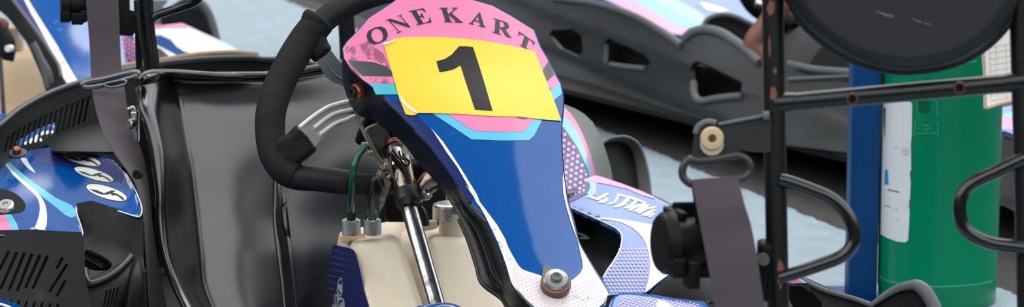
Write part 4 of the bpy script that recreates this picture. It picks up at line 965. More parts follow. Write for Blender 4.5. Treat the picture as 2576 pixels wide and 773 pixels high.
    a, b, c_, e_ = Vector((-.55, 3.75, .045)), Vector((.2, 3.75, .045)), Vector((.12, 4.75, .045)), Vector((-.62, 4.75, .045))
    for p, q in ((a, e_), (b, c_)): tube(mb, [p, q], .014, 1, 12, smooth=False)
    for p, q in ((a, b), (e_, c_)): tube(mb, [p, q], .014, 1, 12, smooth=False)
    solid(mb, [a, b, c_, e_]+[v+Vector((0, 0, .004)) for v in (a, b, c_, e_)], BOXF, 0)
    mb.build('chassis', 'matt', kart)
front_end()
# ================================================================== RIGHT-HAND KART (near roll bar)
k2 = empty('go_kart', (0.42, 3.1, 0), 'near go-kart at right showing only its black tubular roll bar, round headrest and hanging belt', 'go-kart', 'rental go-karts parked on the lot')
def near_frame():
    D = 3.2
    mb = MB()
    tube(mb, [P(1944, -80, D), P(1945, 100, D), P(1950, 400, D), P(1956, 700, D), P(1958, 850, D), Vector((P(1960, 850, D).x, P(1958, 850, D).y+.0, .09))], .0112, 3, 24, smooth=False)
    tube(mb, [P(2562, -80, D), P(2566, 100, D), P(2575, 400, D), P(2582, 700, D), P(2585, 850, D), Vector((P(2586, 850, D).x, P(2586, 850, D).y, .09))], .0102, 3, 24, smooth=False)
    a, b = P(1944, 262, D), P(2575, 206, D)
    tube(mb, [a, b], .0095, 1, 24, smooth=False)
    for c_, dd in ((P(1985, 258, D), (b-a)), (P(2545, 208, D), (a-b))):
        tube(mb, [c_-dd.normalized()*.016, c_-dd.normalized()*.004, c_+dd.normalized()*.006], [.0125, .0108, .0096], 2, 20)
    g = .03
    for x in (1960, 2586):
        p = P(x, 850, D); tube(mb, [Vector((p.x, p.y-.25, g)), Vector((p.x, p.y+.25, g))], .014, 1, 16, smooth=False)
        tube(mb, [Vector((p.x, p.y, g)), Vector((p.x, p.y, .14))], .013, 1, 16, smooth=False)
    fr = mb.build('roll_bar', 'tube', k2, label='black tubular roll bar frame with chipped paint')
    for cx, cy, a_, b_ in ((1939, 20, 9, 22), (1945, 235, 9, 16), (1964, 690, 8, 34), (1936, 120, 3, 30), (1950, 178, 4, 9)):
        mb = MB(); poly = []
        for k in range(18):
            t = 2*math.pi*k/18; r_ = 1+random.uniform(-.3, .25); poly.append((cx+a_*r_*math.cos(t), cy+b_*r_*math.sin(t)))
        ff = lambda x, y: D-math.sqrt(max(.0116**2-((x-(1944.5+(y-0)*.018))*D/F)**2, 0))
        sheet(mb, poly, ff, .0002, grid=5, mi=0, eps=.0003)
        mb.build('rust_patch', 'redrust', fr, label='brown rust patch on the upright')
    for q in (zU((678, 640))[0], zU((1372, 568))[0]):
        mb = MB(); lathe(mb, P(q[0], q[1], D-.006), (0, -1, .15), [(.0062, -.004), (.0064, .003), (.0058, .0045), (.0042, .0048), (.0038, .001)], 26)
        lathe(mb, P(q[0], q[1], D-.006), (0, -1, .15), [(.0040, .0), (.0040, .0035)], 20, 1)
        mb.build('threaded_bush', ['darkrust', 'void'], fr, label='brown-edged bolt hole in the crossbar')
    for pts in (([(1960, 452), (1990, 460), (2040, 478), (2090, 500), (2128, 535), (2148, 580), (2145, 615), (2118, 645), (2060, 668), (2000, 688), (1960, 700)]),
                ([(2600, 388), (2560, 406), (2510, 430), (2455, 456), (2425, 482), (2414, 520), (2422, 565), (2445, 592), (2490, 612), (2540, 620), (2600, 628)])):
        mb = MB(); tube(mb, P3(pts, D-.01), .0068, 6, 20); mb.build('side_loop', 'tubeclean', fr)
    # headrest
    mb = MB()
    o = sm2([(1975, -40), (1992, 8), (2014, 50), (2050, 88), (2095, 122), (2145, 150), (2200, 168), (2260, 178), (2330, 175), (2400, 160), (2455, 134), (2500, 100), (2535, 60), (2556, 20), (2566, -40), (2500, -170), (2280, -230), (2050, -170)], 4)
    d = rounded(const(D-.035), o, 36, .03)
    sheet(mb, o, d, .012, grid=9)
    lip(mb, [(x, y) for x, y in o], lambda x, y: D-.002, .0045, 0, True, n=1)
    for p in (zU((830, 70), (900, 90), (950, 108), (940, 116), (890, 102), (840, 80)), zU((905, 88), (945, 96), (948, 114), (912, 104)), zU((1065, 120), (1130, 140), (1125, 150), (1075, 130)), zU((1140, 146), (1190, 155), (1185, 164), (1145, 154))):
        sheet(mb, p, d, 0, grid=10, mi=1, eps=.0006)
    mb.build('headrest', ['pad', 'scuff'], k2, label='round black vinyl headrest pad')
    # bracket with washer
    mb = MB()
    o = zAE((390, 440), (400, 350), (410, 260), (420, 190), (460, 135), (520, 105), (590, 105), (640, 130), (800, 105), (1000, 68), (1120, 40), (1160, 60), (1160, 400), (1000, 400), (860, 380), (760, 420), (560, 450), (450, 460))
    sheet(mb, o, const(D-.012), .004, grid=25)
    tube(mb, P3(zAE((650, 128), (800, 100), (1000, 62), (1100, 40)), D-.014), .0018, 2, 8, mi=2)
    tube(mb, P3(zAE((1080, 45), (1140, 42)), D-.014), .005, 1, 12, mi=2)
    tube(mb, P3(zAE((425, 215), (445, 155), (500, 115), (560, 103), (620, 118)), D-.012), .003, 3, 8, mi=2)
    br = mb.build('belt_bracket', ['brkt', 'redrust', 'scuff'], fr, label='dark rust-spotted belt bracket')
    mb = MB(); c = P(1791, 348, D-.016)
    lathe(mb, c, (0, -1, .1), [(.0115, -.002), (.0118, .003), (.0105, .005), (.005, .0055), (.0035, .003)], 30)
    lathe(mb, c+Vector((0, 0, -.006)), (0, -1, .1), [(.0118, -.003), (.0118, .0015), (.0108, .002)], 14)
    lathe(mb, c, (0, -1, .1), [(.0034, .0), (.0034, .0045)], 16, 1)
    mb.build('washer', ['beigeplastic', 'bronze'], br, label='pale beige washer')
    # oval ring
    mb = MB()
    tube(mb, P3(zAE((370, 470), (320, 510), (295, 580), (305, 640), (350, 690), (420, 715), (600, 700), (780, 680), (860, 660), (930, 625), (960, 570), (945, 500), (900, 455), (830, 430), (730, 445), (560, 475), (440, 480)), D-.015), .0042, 4, 14, closed=True)
    mb.build('belt_ring', 'ring', br, label='oval steel ring holding the belt')
    # belt
    mb = MB()
    Lp = [(1740, 452, D-.02), (1752, 520, D-.03), (1768, 600, D-.035), (1785, 690, D-.04), (1800, 790, D-.04)]
    Rp = [(1856, 442, D-.022), (1872, 510, D-.034), (1890, 570, D-.036), (1905, 650, D-.042), (1926, 790, D-.045)]
    rows = [[P(*a), P((a[0]+b[0])/2, (a[1]+b[1])/2, (a[2]+b[2])/2-.002), P(*b)] for a, b in zip(Lp, Rp)]
    skin(mb, rows, .0016, 0, n=5)
    Lp = [(1738, 455, D+.0), (1746, 520, D+.0), (1752, 600, D+.01), (1760, 700, D+.01)]; Rp = [(1850, 447, D+.0), (1858, 520, D+.0), (1860, 600, D+.01), (1862, 700, D+.01)]
    skin(mb, [[P(*a), P(*b)] for a, b in zip(Lp, Rp)], .0016, 1, n=4)
    mb.build('seat_belt', ['belt', 'matt'], fr, label='purple-brown seat belt strap')
    # retractor
    mb = MB(); ax = Vector((.93, .3, -.04)).normalized()
    c = P(1678, 612, D+.0)
    lathe(mb, c, ax, [(.018, -.010), (.028, -.008), (.0315, -.004), (.0325, .0), (.0325, .004), (.022, .006), (.022, .045)], 48)
    box(mb, P(1745, 605, D+.035), (.062, .04, .05), ax, bevel=.004)
    box(mb, P(1702, 545, D+.02), (.008, .04, .016), ax, bevel=.002)
    box(mb, P(1722, 535, D+.03), (.028, .004, .022), ax, bevel=.002)
    for x, y, w, h in ((1702, 672, .012, .020), (1740, 690, .012, .028), (1690, 668, .008, .012)): box(mb, P(x, y, D-.02), (w, .02, h), ax, bevel=.0015)
    tube(mb, P3([(1668, 524), (1684, 529), (1700, 549)], D-.00), .003, 3, 8, mi=1)
    tube(mb, P3([(1665, 540), (1680, 560), (1690, 600)], D-.016), .003, 3, 8, mi=1)
    mb.build('belt_retractor', ['matt', 'ring'], fr, label='black belt retractor drum')
    mb = MB()   # clamp on the lower upright
    box(mb, P(1930, 680, D+.01), (.02, .03, .06), bevel=.004)
    lathe(mb, P(1920, 650, D-.01), (0, -1, 0), [(.006, 0), (.006, .008)], 12, 1)
    mb.build('frame_clamp', ['matt', 'bracket'], fr)
M['darkrust'] = mat('dark_rust', (84, 56, 44), .5, 1.5, .3)
M['brkt'] = mat('bracket_black', (27, 29, 30), .5, 1.5, .1, bump=.3, bscale=70, stain=[((128, 70, 46), 22, .60, .66, .85)])
M['ring'] = mat('ring_steel', (64, 64, 64), .35, 1.5, .5)
near_frame()
# ================================================================== CYLINDER, POST, CARDS
def cylinder():
    base = G(2370, 792); R = 155/F*4.78
    c = Vector((P(2386, 500, 4.78).x, base.y+R, 0))
    d0 = (c.y*math.cos(PITCH))
    R = 154.5*(c.y-0)*math.cos(PITCH)/F*1.015
    def xz(px, py):      # angle/height on the skin that this sight line meets
        v = (P(px, py, 1)-CAM); t = None
        A_ = v.x*v.x+v.y*v.y; B_ = -2*(v.x*c.x+v.y*c.y); C_ = c.x*c.x+c.y*c.y-(R*1.001)**2
        disc = max(B_*B_-4*A_*C_, 0); t = (-B_-math.sqrt(disc))/(2*A_)
        return t
    dfn = lambda x, y: xz(x, y)
    zr = lambda py: (P(2370, py, dfn(2370, py))).z
    z1, z2 = zr(722), zr(757)
    ztop = zr(150)
    mb = MB()
    lathe(mb, c, (0, 0, 1), [(R*.93, 0), (R*.98, .004), (R*.985, z2-.006), (R*.985, z2), (R, z2+.006), (R, z1-.001), (R*1.001, z1), (R*1.002, z1+.002), (R*.999, z1+.003), (R, .5), (R, ztop-.004),
                              (R*1.003, ztop-.002), (R*1.003, ztop+.002), (R, ztop+.004), (R, ztop+.03), (R*.97, ztop+.075), (R*.86, ztop+.11), (R*.62, ztop+.14), (R*.3, ztop+.155), (R*.22, ztop+.16), (R*.22, ztop+.19)], 96, 0, sharp=60)
    cy = mb.build('gas_cylinder', 'green', None)
    cy['label'] = 'tall green gas cylinder with a peeling white label, beside the blue post'; cy['category'] = 'gas cylinder'
    mb = MB(); lathe(mb, c, (0, 0, 1), [(R*.16, ztop+.185), (R*.16, ztop+.22), (R*.25, ztop+.22), (R*.25, ztop+.24)], 24)
    box(mb, c+Vector((.03, 0, ztop+.205)), (.05, .02, .02), bevel=.003); mb.build('valve', 'silver', cy)
    # weld line scratches
    mb = MB()
    ln = zX((1062, 235), (1100, 262), (1180, 290), (1300, 318), (1420, 336), (1560, 343), (1700, 344), (1850, 338), (2000, 326), (2150, 305), (2240, 285))
    tube(mb, P3(ln, lambda x, y: dfn(x, y)), .0008, 2, 6)
    mb.build('scratch_line', 'greenpale', cy); mb = MB()
    tube(mb, P3(zU((1290, 405), (1380, 402), (1485, 398)), lambda x, y: dfn(x, y)), .0010, 2, 6)
    mb.build('scratch_line', 'greenpale', cy)
    mb = MB()
    o = zAD((52, 95), (180, 100), (192, 115), (190, 260), (186, 300), (187, 420), (181, 430), (185, 480), (182, 550), (177, 570), (180, 620), (176, 700), (173, 745), (160, 755), (120, 750), (70, 730), (46, 715), (48, 500), (52, 300))
    sheet(mb, o, dfn, .0005, grid=12, eps=.001)
    sheet(mb, zAD((66, 425), (72, 412), (80, 425), (82, 488), (64, 485)), dfn, 0, grid=12, mi=1, eps=.0016)
    sheet(mb, [(2190+.544*(160+19*math.cos(t)), 200+.544*(332+18*math.sin(t))) for t in (2*math.pi*k/20 for k in range(20))], dfn, 0, grid=12, mi=3, eps=.0016)
    for a, b, w in (((60, 248), (63, 254), 5), ((110, 314), (128, 316), 2), ((112, 452), (114, 456), 4), ((85, 549), (90, 550), 3), ((66, 585), (92, 590), 4), ((106, 597), (112, 598), 3), ((118, 598), (124, 599), 4), ((120, 648), (128, 651), 3), ((168, 590), (178, 592), 3)):
        sheet(mb, zAD((a[0], a[1]-w/2), (b[0], b[1]-w/2), (b[0], b[1]+w/2), (a[0], a[1]+w/2)), dfn, 0, grid=12, mi=2, eps=.0016)
    lb = mb.build('white_label', ['label', 'labelblue', 'labelgrey', 'labelspot'], cy, label='white label with a small blue cylinder symbol')
    def text(s, pxc, pyc, hgt, mi_, eps, wid=None, shear=0.):
        cu = bpy.data.curves.new('t', 'FONT'); cu.body = s; cu.align_x = 'CENTER'; cu.align_y = 'CENTER'; cu.size = 1
        ob = bpy.data.objects.new('t', cu); COL.objects.link(ob); dg = bpy.context.evaluated_depsgraph_get(); dg.update()
        me = bpy.data.meshes.new_from_object(ob.evaluated_get(dg)); bpy.data.objects.remove(ob)
        if not me.vertices: return
        ws = max(v.co.x for v in me.vertices)-min(v.co.x for v in me.vertices); sx = (wid/ws) if wid else hgt
        bm = bmesh.new(); bm.from_mesh(me)
        for v in bm.verts:
            x = pxc+v.co.x*sx; y = pyc-v.co.y*hgt+shear*(v.co.x*sx); v.co = P(x, y, dfn(x, y)-eps)
        for f in bm.faces: f.material_index = mi_
        merge(text.mb, bm)
    mb = MB()
    for k in range(8):      # worn row of characters too small to read
        x = 2233+3.6*k; y = 476+.8*k
        sheet(mb, [(x, y), (x+2.6, y+.4), (x+2.4, y+3.6), (x+.2, y+3.2)], dfn, 0, grid=30, eps=.0018)
    mb.build('label_text', 'inkblue', lb)
    # two faint green certificates printed on the paint
    mb = MB(); text.mb = mb
    def frame(q, w=1.2):
        for i in range(4):
            a, b = q[i], q[(i+1) % 4]; tube(mb, [P(*a, dfn(*a)), P(*b, dfn(*b))], .0005, 1, 4, smooth=False)
    q = zAD((206, 199), (313, 203), (311, 262), (201, 259)); frame(q)
    text('合格证', 2331, 317, 7.5, 0, .001, 24, .03);
    for x0_, x1_, y_ in ((2321, 2339, 325), (2326, 2334, 330), (2306, 2353, 336)):
        x = x0_
        while x < x1_:
            sheet(mb, [(x, y_-1.4), (x+1.9, y_-1.4), (x+1.9, y_+1.2), (x, y_+1.2)], dfn, 0, grid=30, eps=.001); x += 2.9
    q = zU((1105, 735), (1232, 750), (1230, 655), (1100, 645)); frame(q)
    sheet(mb, zU((1105, 650), (1180, 655), (1180, 700), (1170, 730), (1110, 725)), dfn, 0, grid=12, mi=1, eps=.0008)
    mb.build('green_certificate', ['greenpale', 'greendark'], cy, label='faint green printed certificate boxes')
    # blue post
    b0 = P(2178, 760, 4.95); hw = 42/F*4.95
    mb = MB()
    x0 = P(2150, 400, 4.80).x; x1 = c.x-R-.003
    yy = c.y-.02
    o_ = [(x0, yy), (x1, yy), (x1, yy+.06), (x0, yy+.06)]
    zt = P(2178, 60, 4.95).z+.25
    solid(mb, [Vector((a, b, 0)) for a, b in o_]+[Vector((a, b, zt)) for a, b in o_], BOXF, .003, 2)
    solid(mb, [Vector((a, b, 0)) for a, b in ((x0-.03, yy-.03), (x1+.0, yy-.03), (x1+.0, yy+.09), (x0-.03, yy+.09))]+[Vector((a, b, .006)) for a, b in ((x0-.03, yy-.03), (x1+.0, yy-.03), (x1+.0, yy+.09), (x0-.03, yy+.09))], BOXF, 0)
    po = mb.build('post', 'steelblue', None); po['label'] = 'square dark blue steel post just left of the green gas cylinder'; po['category'] = 'post'
    # card pad hanging over the cylinder's right shoulder
    mb = MB()
    df = rbf([(2470, 110, 4.60), (2540, 40, 4.62), (2560, 200, 4.62), (2484, 200, 4.605), (2485, 270, 4.60), (2560, 255, 4.62)])
    o = zAG((75, 150), (95, 120), (190, -20), (300, -40), (300, 485), (262, 488), (180, 505), (105, 530), (97, 525), (96, 420), (92, 300), (85, 220))
    sheet(mb, o, df, .010, grid=14, rim=2)
    for k in range(10):
        y = 180+34*k
        a, b = zAG((108+k, y), (250+k, y-22))
        sheet(mb, [a, b, (b[0], b[1]+.7), (a[0], a[1]+.7)], df, 0, grid=30, mi=1, eps=.0008)
    for x in (112, 148, 205, 240):
        a, b = zAG((x, 160), (x+8, 470)); sheet(mb, [a, (a[0]+.6, a[1]), (b[0]+.6, b[1]), b], df, 0, grid=30, mi=1, eps=.0008)
    tube(mb, P3(zAG((100, 526), (180, 500), (262, 482)), lambda x, y: df(x, y)-.001), .0028, 3, 8, mi=2)
    tube(mb, [P(2530, 20, 4.63), P(2510, -30, 4.70), P(2500, -60, 4.66)], .002, 4, 8, mi=1)
    cd = mb.build('record_card', ['card', 'cardline', 'cardedge'], None)
    cd['label'] = 'stack of ruled white paper cards hanging at the right shoulder of the green cylinder'; cd['category'] = 'paper card'
M['labelspot'] = mat('label_spot', (196, 192, 186), .6)
cylinder()
# ================================================================== BACKGROUND KART LEFT
k3 = empty('go_kart', tuple(G(200, 330, 0)), 'blurred blue go-kart behind the slotted bumper at upper left, with tan fuel tank', 'go-kart', 'rental go-karts parked on the lot')
def kart_left():
    mb = MB()
    f = rbf([(60, -40, 5.76), (300, -40, 5.72), (180, 60, 5.595), (300, 60, 5.615), (200, 210, 5.38), (330, 130, 5.54), (300, 210, 5.42), (60, 60, 5.605), (110, 130, 5.50)])
    face = [(20, -40), (260, -60), (300, -10), (308, 80), (318, 200), (350, 240), (200, 240)]+zBL((640, 740), (560, 600), (470, 470), (400, 370), (330, 260), (250, 150), (150, 40), (100, -60))
    sheet(mb, face, f, .006, grid=16)
    sheet(mb, zBL((205, -20), (240, -20), (300, 80), (370, 190), (440, 300), (510, 410), (570, 520), (640, 640), (690, 720), (620, 745), (560, 690), (535, 620), (480, 500), (420, 380), (340, 230), (270, 110)), f, 0, grid=16, mi=1, eps=.001)
    sheet(mb, zBL((130, -20), (205, -20), (270, 110), (340, 230), (420, 380), (480, 500), (520, 590), (440, 450), (330, 290), (230, 150)), f, 0, grid=16, mi=2, eps=.001)
    inner = zBL((100, -20), (160, 60), (240, 165), (330, 285), (400, 385), (460, 480), (520, 580), (545, 680), (600, 800))
    outer = zBL((-200, -20), (-60, 60), (60, 150), (170, 290), (240, 390), (290, 500), (330, 590), (370, 690), (400, 800))
    rows = [[P(a[0], a[1], f(*a)), P((a[0]+b[0])/2, (a[1]+b[1])/2, f(*a)+.05), P(b[0], b[1], f(*a)+.09)] for a, b in zip(inner, outer)]
    skin(mb, rows, .004, 3, n=3)
    lip(mb, inner[:-1], f, .003, 4, n=3)
    for pts in (zBL((290, 380), (350, 500), (400, 640), (430, 780)), zBL((360, 520), (420, 620), (490, 770))):
        tube(mb, P3(pts, 5.44), .006, 4, 10, mi=4)
    for cx, cy in (zBL((495, 195))[0], zBL((530, 262))[0]):
        sheet(mb, [(cx+8*math.cos(t), cy+5*math.sin(t)) for t in (2*math.pi*k/12 for k in range(12))], f, 0, grid=30, mi=5, eps=.001)
    mb.build('number_panel', ['blue', 'worn', 'navy', 'black', 'dustylitrim', 'podblue'], k3, label='blue upright fairing with worn white edge')
    mb = MB()
    def lobe(T, B, bev):
        solid(mb, [P(*p) for p in T]+[P(*p) for p in B], [(0, 1, 2, 3), (4, 7, 6, 5), (0, 4, 5, 1), (1, 5, 6, 2), (2, 6, 7, 3), (3, 7, 4, 0)], bev, 4)
    lobe([(-60, 118, 5.9), (100, 112, 5.9), (90, 134, 5.75), (-60, 140, 5.7)], [(-60, 330, 5.8), (210, 330, 5.8), (200, 330, 5.64), (-60, 330, 5.58)], .018)
    lathe(mb, P(32, 122, 5.8), (0, 0, 1), [(.02, 0), (.018, .02), (.018, .04)], 24)
    tk = mb.build('fuel_tank', 'tanktan', k3, label='tan plastic fuel tank')
    mb = MB(); lathe(mb, P(34, 100, 5.8), (0, 0, 1), [(.018, -.002), (.02, .0), (.02, .022), (.016, .024)], 30); mb.build('filler_cap', 'silver', tk)
    mb = MB(); tube(mb, P3([(0, 145), (4, 200), (9, 290)], 5.5), .004, 3, 12)
    tube(mb, P3([(-20, 60), (10, 110), (6, 150)], 5.55), .02, 3, 12, mi=1)
    lathe(mb, P(6, 62, 5.55), (0, -1, .1), [(.012, 0), (.012, .01), (.008, .014)], 16, 2)
    lathe(mb, P(22, 122, 5.52), (-.5, -1, .1), [(.006, -.008), (.006, .004)], 16, 3)
    mb.build('steering_column', ['chrome', 'matt', 'redrust', 'aluwhite'], k3)
    mb = MB()
    nf = rbf([(-40, 290, 5.30), (200, 330, 5.24), (0, 420, 5.1), (250, 420, 5.1)])
    o = sm2([(-60, 284), (0, 287), (60, 292), (110, 300), (150, 318), (190, 350), (260, 430), (-60, 430)], 3)
    sheet(mb, o, rounded(nf, o, 14, .01), .02, grid=18)
    sheet(mb, [(60, 360), (110, 330), (150, 330), (110, 365), (70, 392)], nf, 0, grid=18, mi=1, eps=.004)
    mb.build('nose_fairing', ['blue', 'white'], k3)
    # side pod and tyre hump seen over the main kart's bumper
    mb = MB()
    pf = rbf([(300, 90, 5.95), (390, 60, 6.0), (455, 60, 6.02), (600, 140, 5.8), (400, 160, 5.6), (300, 180, 5.6)])
    o = zW((60, 330), (200, 340), (400, 260), (545, 235), (620, 250), (700, 240), (840, 225), (900, 250), (1050, 320), (1200, 385), (1310, 440), (1400, 500), (1450, 620), (60, 700))
    sheet(mb, o, rounded(pf, o, 8, .01), .01, grid=14)
    sheet(mb, zW((560, 340), (640, 345), (730, 385), (790, 455), (870, 505), (960, 525), (900, 560), (820, 545), (720, 490), (600, 430), (560, 425)), pf, 0, grid=14, mi=1, eps=.006)
    sheet(mb, zW((545, 240), (700, 245), (840, 228), (900, 255), (880, 270), (700, 265), (560, 275)), pf, 0, grid=14, mi=2, eps=.0045)
    sheet(mb, zW((232, 345), (375, 350), (400, 600), (290, 600), (245, 400)), pf, 0, grid=14, mi=3, eps=.005)
    dots(mb, zW((245, 350), (375, 355), (400, 600), (290, 590)), 11, 4, pf, 2, .0056, .5)
    sheet(mb, zW((560, 440), (640, 480), (720, 550), (600, 600), (560, 600)), pf, 0, grid=14, mi=4, eps=.005)
    sheet(mb, zW((232, 390), (252, 410), (310, 600), (290, 600)), pf, 0, grid=14, mi=5, eps=.006)
    mb.build('side_pod', ['white', 'blue', 'pink', 'plum', 'black', 'cardline'], k3, label='white side pod with blue wave')
    mb = MB()
    o = sm2(zW((640, 130), (760, 40), (880, -20), (980, 10), (1060, 60), (1110, 150), (1150, 270), (1185, 380), (1180, 460), (800, 400), (690, 330), (640, 240)), 2)
    hf = const(6.3)
    sheet(mb, o, rounded(hf, o, 20, .02), .06, grid=14)
    tube(mb, P3(zW((1010, 10), (1075, 70), (1120, 160), (1155, 270), (1185, 390)), 6.28), .007, 3, 10, mi=1)
    mb.build('bumper_end', ['matt', 'dustylitrim'], k3)
    mb = MB()   # slab behind the roll bar loop
    sheet(mb, zW((530, 0), (700, 0), (650, 60), (690, 240), (600, 262), (530, 255)), const(6.5), .02, grid=30)
    mb.build('rear_fender', 'greyrubber', k3)
M['plum'] = mat('plum_decal', (78, 44, 116), .3)
kart_left()
# ================================================================== BACKGROUND KART RIGHT
k4 = empty('go_kart', tuple(G(1900, 330, 0)), 'dusty dark go-kart behind, seen side-on with triangular openings in its long black side', 'go-kart', 'rental go-karts parked on the lot')
def kart_right():
    mb = MB()
    sf = rbf([(830, 60, 7.0), (1260, 185, 6.62), (1260, 0, 6.75), (1500, 30, 6.45), (1500, 240, 6.35), (1745, 320, 6.0), (1720, 110, 6.1), (1900, 150, 5.95), (1920, 330, 5.82), (2140, 370, 5.6), (2140, 200, 5.75), (2560, 530, 5.2), (2560, 350, 5.3), (1000, 100, 6.85)])
    o = [(700, -50), (1200, -60)]+zBG((500, -20), (700, 5), (850, 40), (1000, 95), (1120, 165), (1200, 215), (1250, 260))+[(1716, 112)]+zR((700, 165), (740, 140), (800, 130), (870, 145), (930, 180), (990, 225), (1060, 290))+[(1935, 172), (1990, 180), (2140, 210), (2400, 290), (2480, 320), (2540, 342), (2640, 372), (2640, 580), (2576, 546), (2530, 520), (2300, 450), (2140, 385), (2000, 368), (1920, 358)] + \
        zR((820, 600), (750, 580), (690, 555), (600, 515), (520, 480), (400, 440), (250, 395), (100, 350))+[(1260, 165), (1100, 110), (860, 22), (700, -30)]
    h1 = zR((75, 160), (90, 138), (190, 135), (225, 165), (235, 240), (210, 262), (130, 225))
    h2 = zR((328, 290), (330, 200), (350, 175), (420, 205), (520, 255), (545, 285), (535, 305), (390, 305))
    h3 = zR((728, 330), (740, 290), (765, 282), (830, 310), (970, 380), (965, 445), (860, 450), (780, 468), (745, 430))
    ed = edge_dist(h3)
    base = sf
    def d(x, y):
        v = base(x, y)
        # folds along the moulding
        t = (y-(190+(x-1500)*.42))/18.
        v += .012*math.exp(-t*t)
        t2 = (y-(70+(x-1500)*.40))/22.
        v -= .012*math.exp(-t2*t2)
        return v
    sheet(mb, o, d, .01, holes=[h1, h2, h3], grid=18)
    for pts, r in ((zBG((500, -10), (700, 12), (850, 48), (1000, 105), (1120, 175), (1200, 228), (1248, 268)), .007), (zR((700, 180), (740, 148), (800, 136), (870, 152), (930, 188), (990, 232), (1050, 290)), .009),
                   (zR((745, 380), (750, 440), (780, 468), (860, 455), (965, 445)), .007), (zR((360, 300), (430, 310), (520, 318)), .005),
                   ([(1985, 160), (2050, 175), (2140, 182)], .007), ([(1985, 200), (2060, 196), (2140, 192)], .004), ([(2530, 338), (2576, 350)], .006)):
        tube(mb, P3(pts, lambda x, y: d(x, y)-.004), r, 4, 10, mi=1)
    sd = mb.build('side_bumper', ['dirtyplastic', 'dustylitrim'], k4, label='long dusty black side bumper with triangular openings')
    mb = MB()   # dark wall inside, seen through the openings
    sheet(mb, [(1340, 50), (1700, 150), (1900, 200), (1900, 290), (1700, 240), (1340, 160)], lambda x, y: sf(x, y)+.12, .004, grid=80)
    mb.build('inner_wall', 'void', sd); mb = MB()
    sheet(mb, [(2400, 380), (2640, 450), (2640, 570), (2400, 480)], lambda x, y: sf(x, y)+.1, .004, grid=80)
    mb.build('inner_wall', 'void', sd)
    # coloured top of the pod
    mb = MB()
    pf = lambda x, y: sf(x, y)+.03+max(0, (100+(x-1500)*.42-y))*.0022
    o = [(1440, -40), (2000, -40), (1960, 60)]+zBG((1690, 150), (1600, 110), (1500, 92), (1420, 115), (1385, 160), (1370, 175), (1290, 215), (1200, 200), (1100, 145), (1000, 90), (850, 20), (780, -10))
    sheet(mb, o, pf, .006, grid=18)
    sheet(mb, zBG((790, -20), (940, -10), (1040, 45), (1150, 110), (1250, 160), (1330, 175), (1290, 212), (1200, 192), (1100, 138), (1000, 84), (860, 18)), pf, 0, grid=18, mi=1, eps=.001)
    sheet(mb, zBG((935, -20), (1060, -10), (1150, 40), (1250, 90), (1330, 130), (1370, 150), (1345, 172), (1250, 155), (1150, 105), (1040, 42)), pf, 0, grid=18, mi=2, eps=.0016)
    sheet(mb, zBG((1060, -15), (1200, -15), (1340, 60), (1400, 110), (1380, 150), (1330, 128), (1250, 88), (1150, 38)), pf, 0, grid=18, mi=3, eps=.001)
    sheet(mb, zBG((1345, -20), (1400, 0), (1500, 40), (1450, 60), (1400, 70), (1330, 40), (1355, 10)), pf, 0, grid=18, mi=4, eps=.0016)
    sheet(mb, zBG((1360, 10), (1460, 35), (1530, 60), (1480, 70), (1400, 55)), pf, 0, grid=18, mi=5, eps=.002)
    mb.build('side_pod', ['podblue', 'pink', 'cyan', 'paleblue', 'blue', 'white'], k4, label='blue pod top edged with pink and cyan stripes')
    mb = MB()
    o = zR((790, 125), (800, 100), (830, 78), (880, 68), (930, 78), (1000, 110), (1040, 125), (1050, 260), (960, 240), (880, 150))
    sheet(mb, o, const(6.12), .05, grid=20)
    tube(mb, P3(zR((790, 125), (805, 95), (840, 75), (890, 68), (950, 82), (1035, 125)), 6.1), .005, 4, 10, mi=1)
    mb.build('inner_bumper_end', ['black', 'dustylitrim'], sd)
    mb = MB()   # rusty steering arms
    tube(mb, P3([(1990, -20), (1930, 60), (1895, 110), (1920, 150)], 5.98), .02, 4, 12, mi=0)
    mb.build('steering_arm', ['redrust', 'matt', 'silver'], k4); mb = MB()
    tube(mb, P3([(1880, -20), (1910, 20), (1990, 60)], 6.2), .022, 4, 12, mi=1)
    mb.build('steering_arm', ['redrust', 'matt', 'silver'], k4); mb = MB()
    tube(mb, P3([(1900, 8), (1925, 14)], 6.1), .008, 1, 12, mi=2)
    mb.build('steering_arm', ['redrust', 'matt', 'silver'], k4)
    # grey wheel dome behind upright
    mb = MB()
    c = P(2105, 120, 5.95); c.z = .14; ax = Vector((.5, -.86, 0))
    lathe(mb, c, ax, [(.06, -.05), (.12, -.055), (.135, -.035), (.14, 0), (.135, .035), (.12, .055), (.06, .05)], 48)
    mb.build('front_wheel', 'tyre', k4)
    # dark bodywork filling the space behind the pod
    mb = MB()
    sheet(mb, [(700, -60), (2600, -60), (2600, 60), (1980, 60), (1800, -10), (1300, -20), (700, -30)], const(7.1), .1, grid=100)
    mb.build('rear_bodywork', 'matt', k4)
    # striped nose at the far right, behind the cylinder
    mb = MB()
    nf = rbf([(2500, 260, 5.25), (2640, 300, 5.2), (2500, 360, 5.12), (2640, 380, 5.1)])
    o = [(2440, 300), (2500, 275), (2560, 262), (2640, 255), (2640, 370), (2530, 330), (2440, 330)]
    sheet(mb, o, nf, .006, grid=20)
    sheet(mb, [(2450, 310), (2530, 288), (2640, 268), (2640, 310), (2600, 330), (2530, 326)], nf, 0, grid=20, mi=1, eps=.001)
    sheet(mb, [(2520, 290), (2640, 250), (2640, 290), (2560, 300)], nf, 0, grid=20, mi=2, eps=.0016)
    mb.build('nose_fairing', ['podblue', 'pink', 'cyan'], k4)
    a_, b_ = sf(1000, 100), 0
    A1, A2 = P(900, 60, 6.95), P(2640, 560, 5.22); back = Vector((.75, .75, 0))
    mb = MB(); q = [Vector((p.x, p.y, .07)) for p in (A1, A2)]; q += [q[1]+back, q[0]+back]
    solid(mb, q+[v+Vector((0, 0, .01)) for v in q], BOXF, 0)
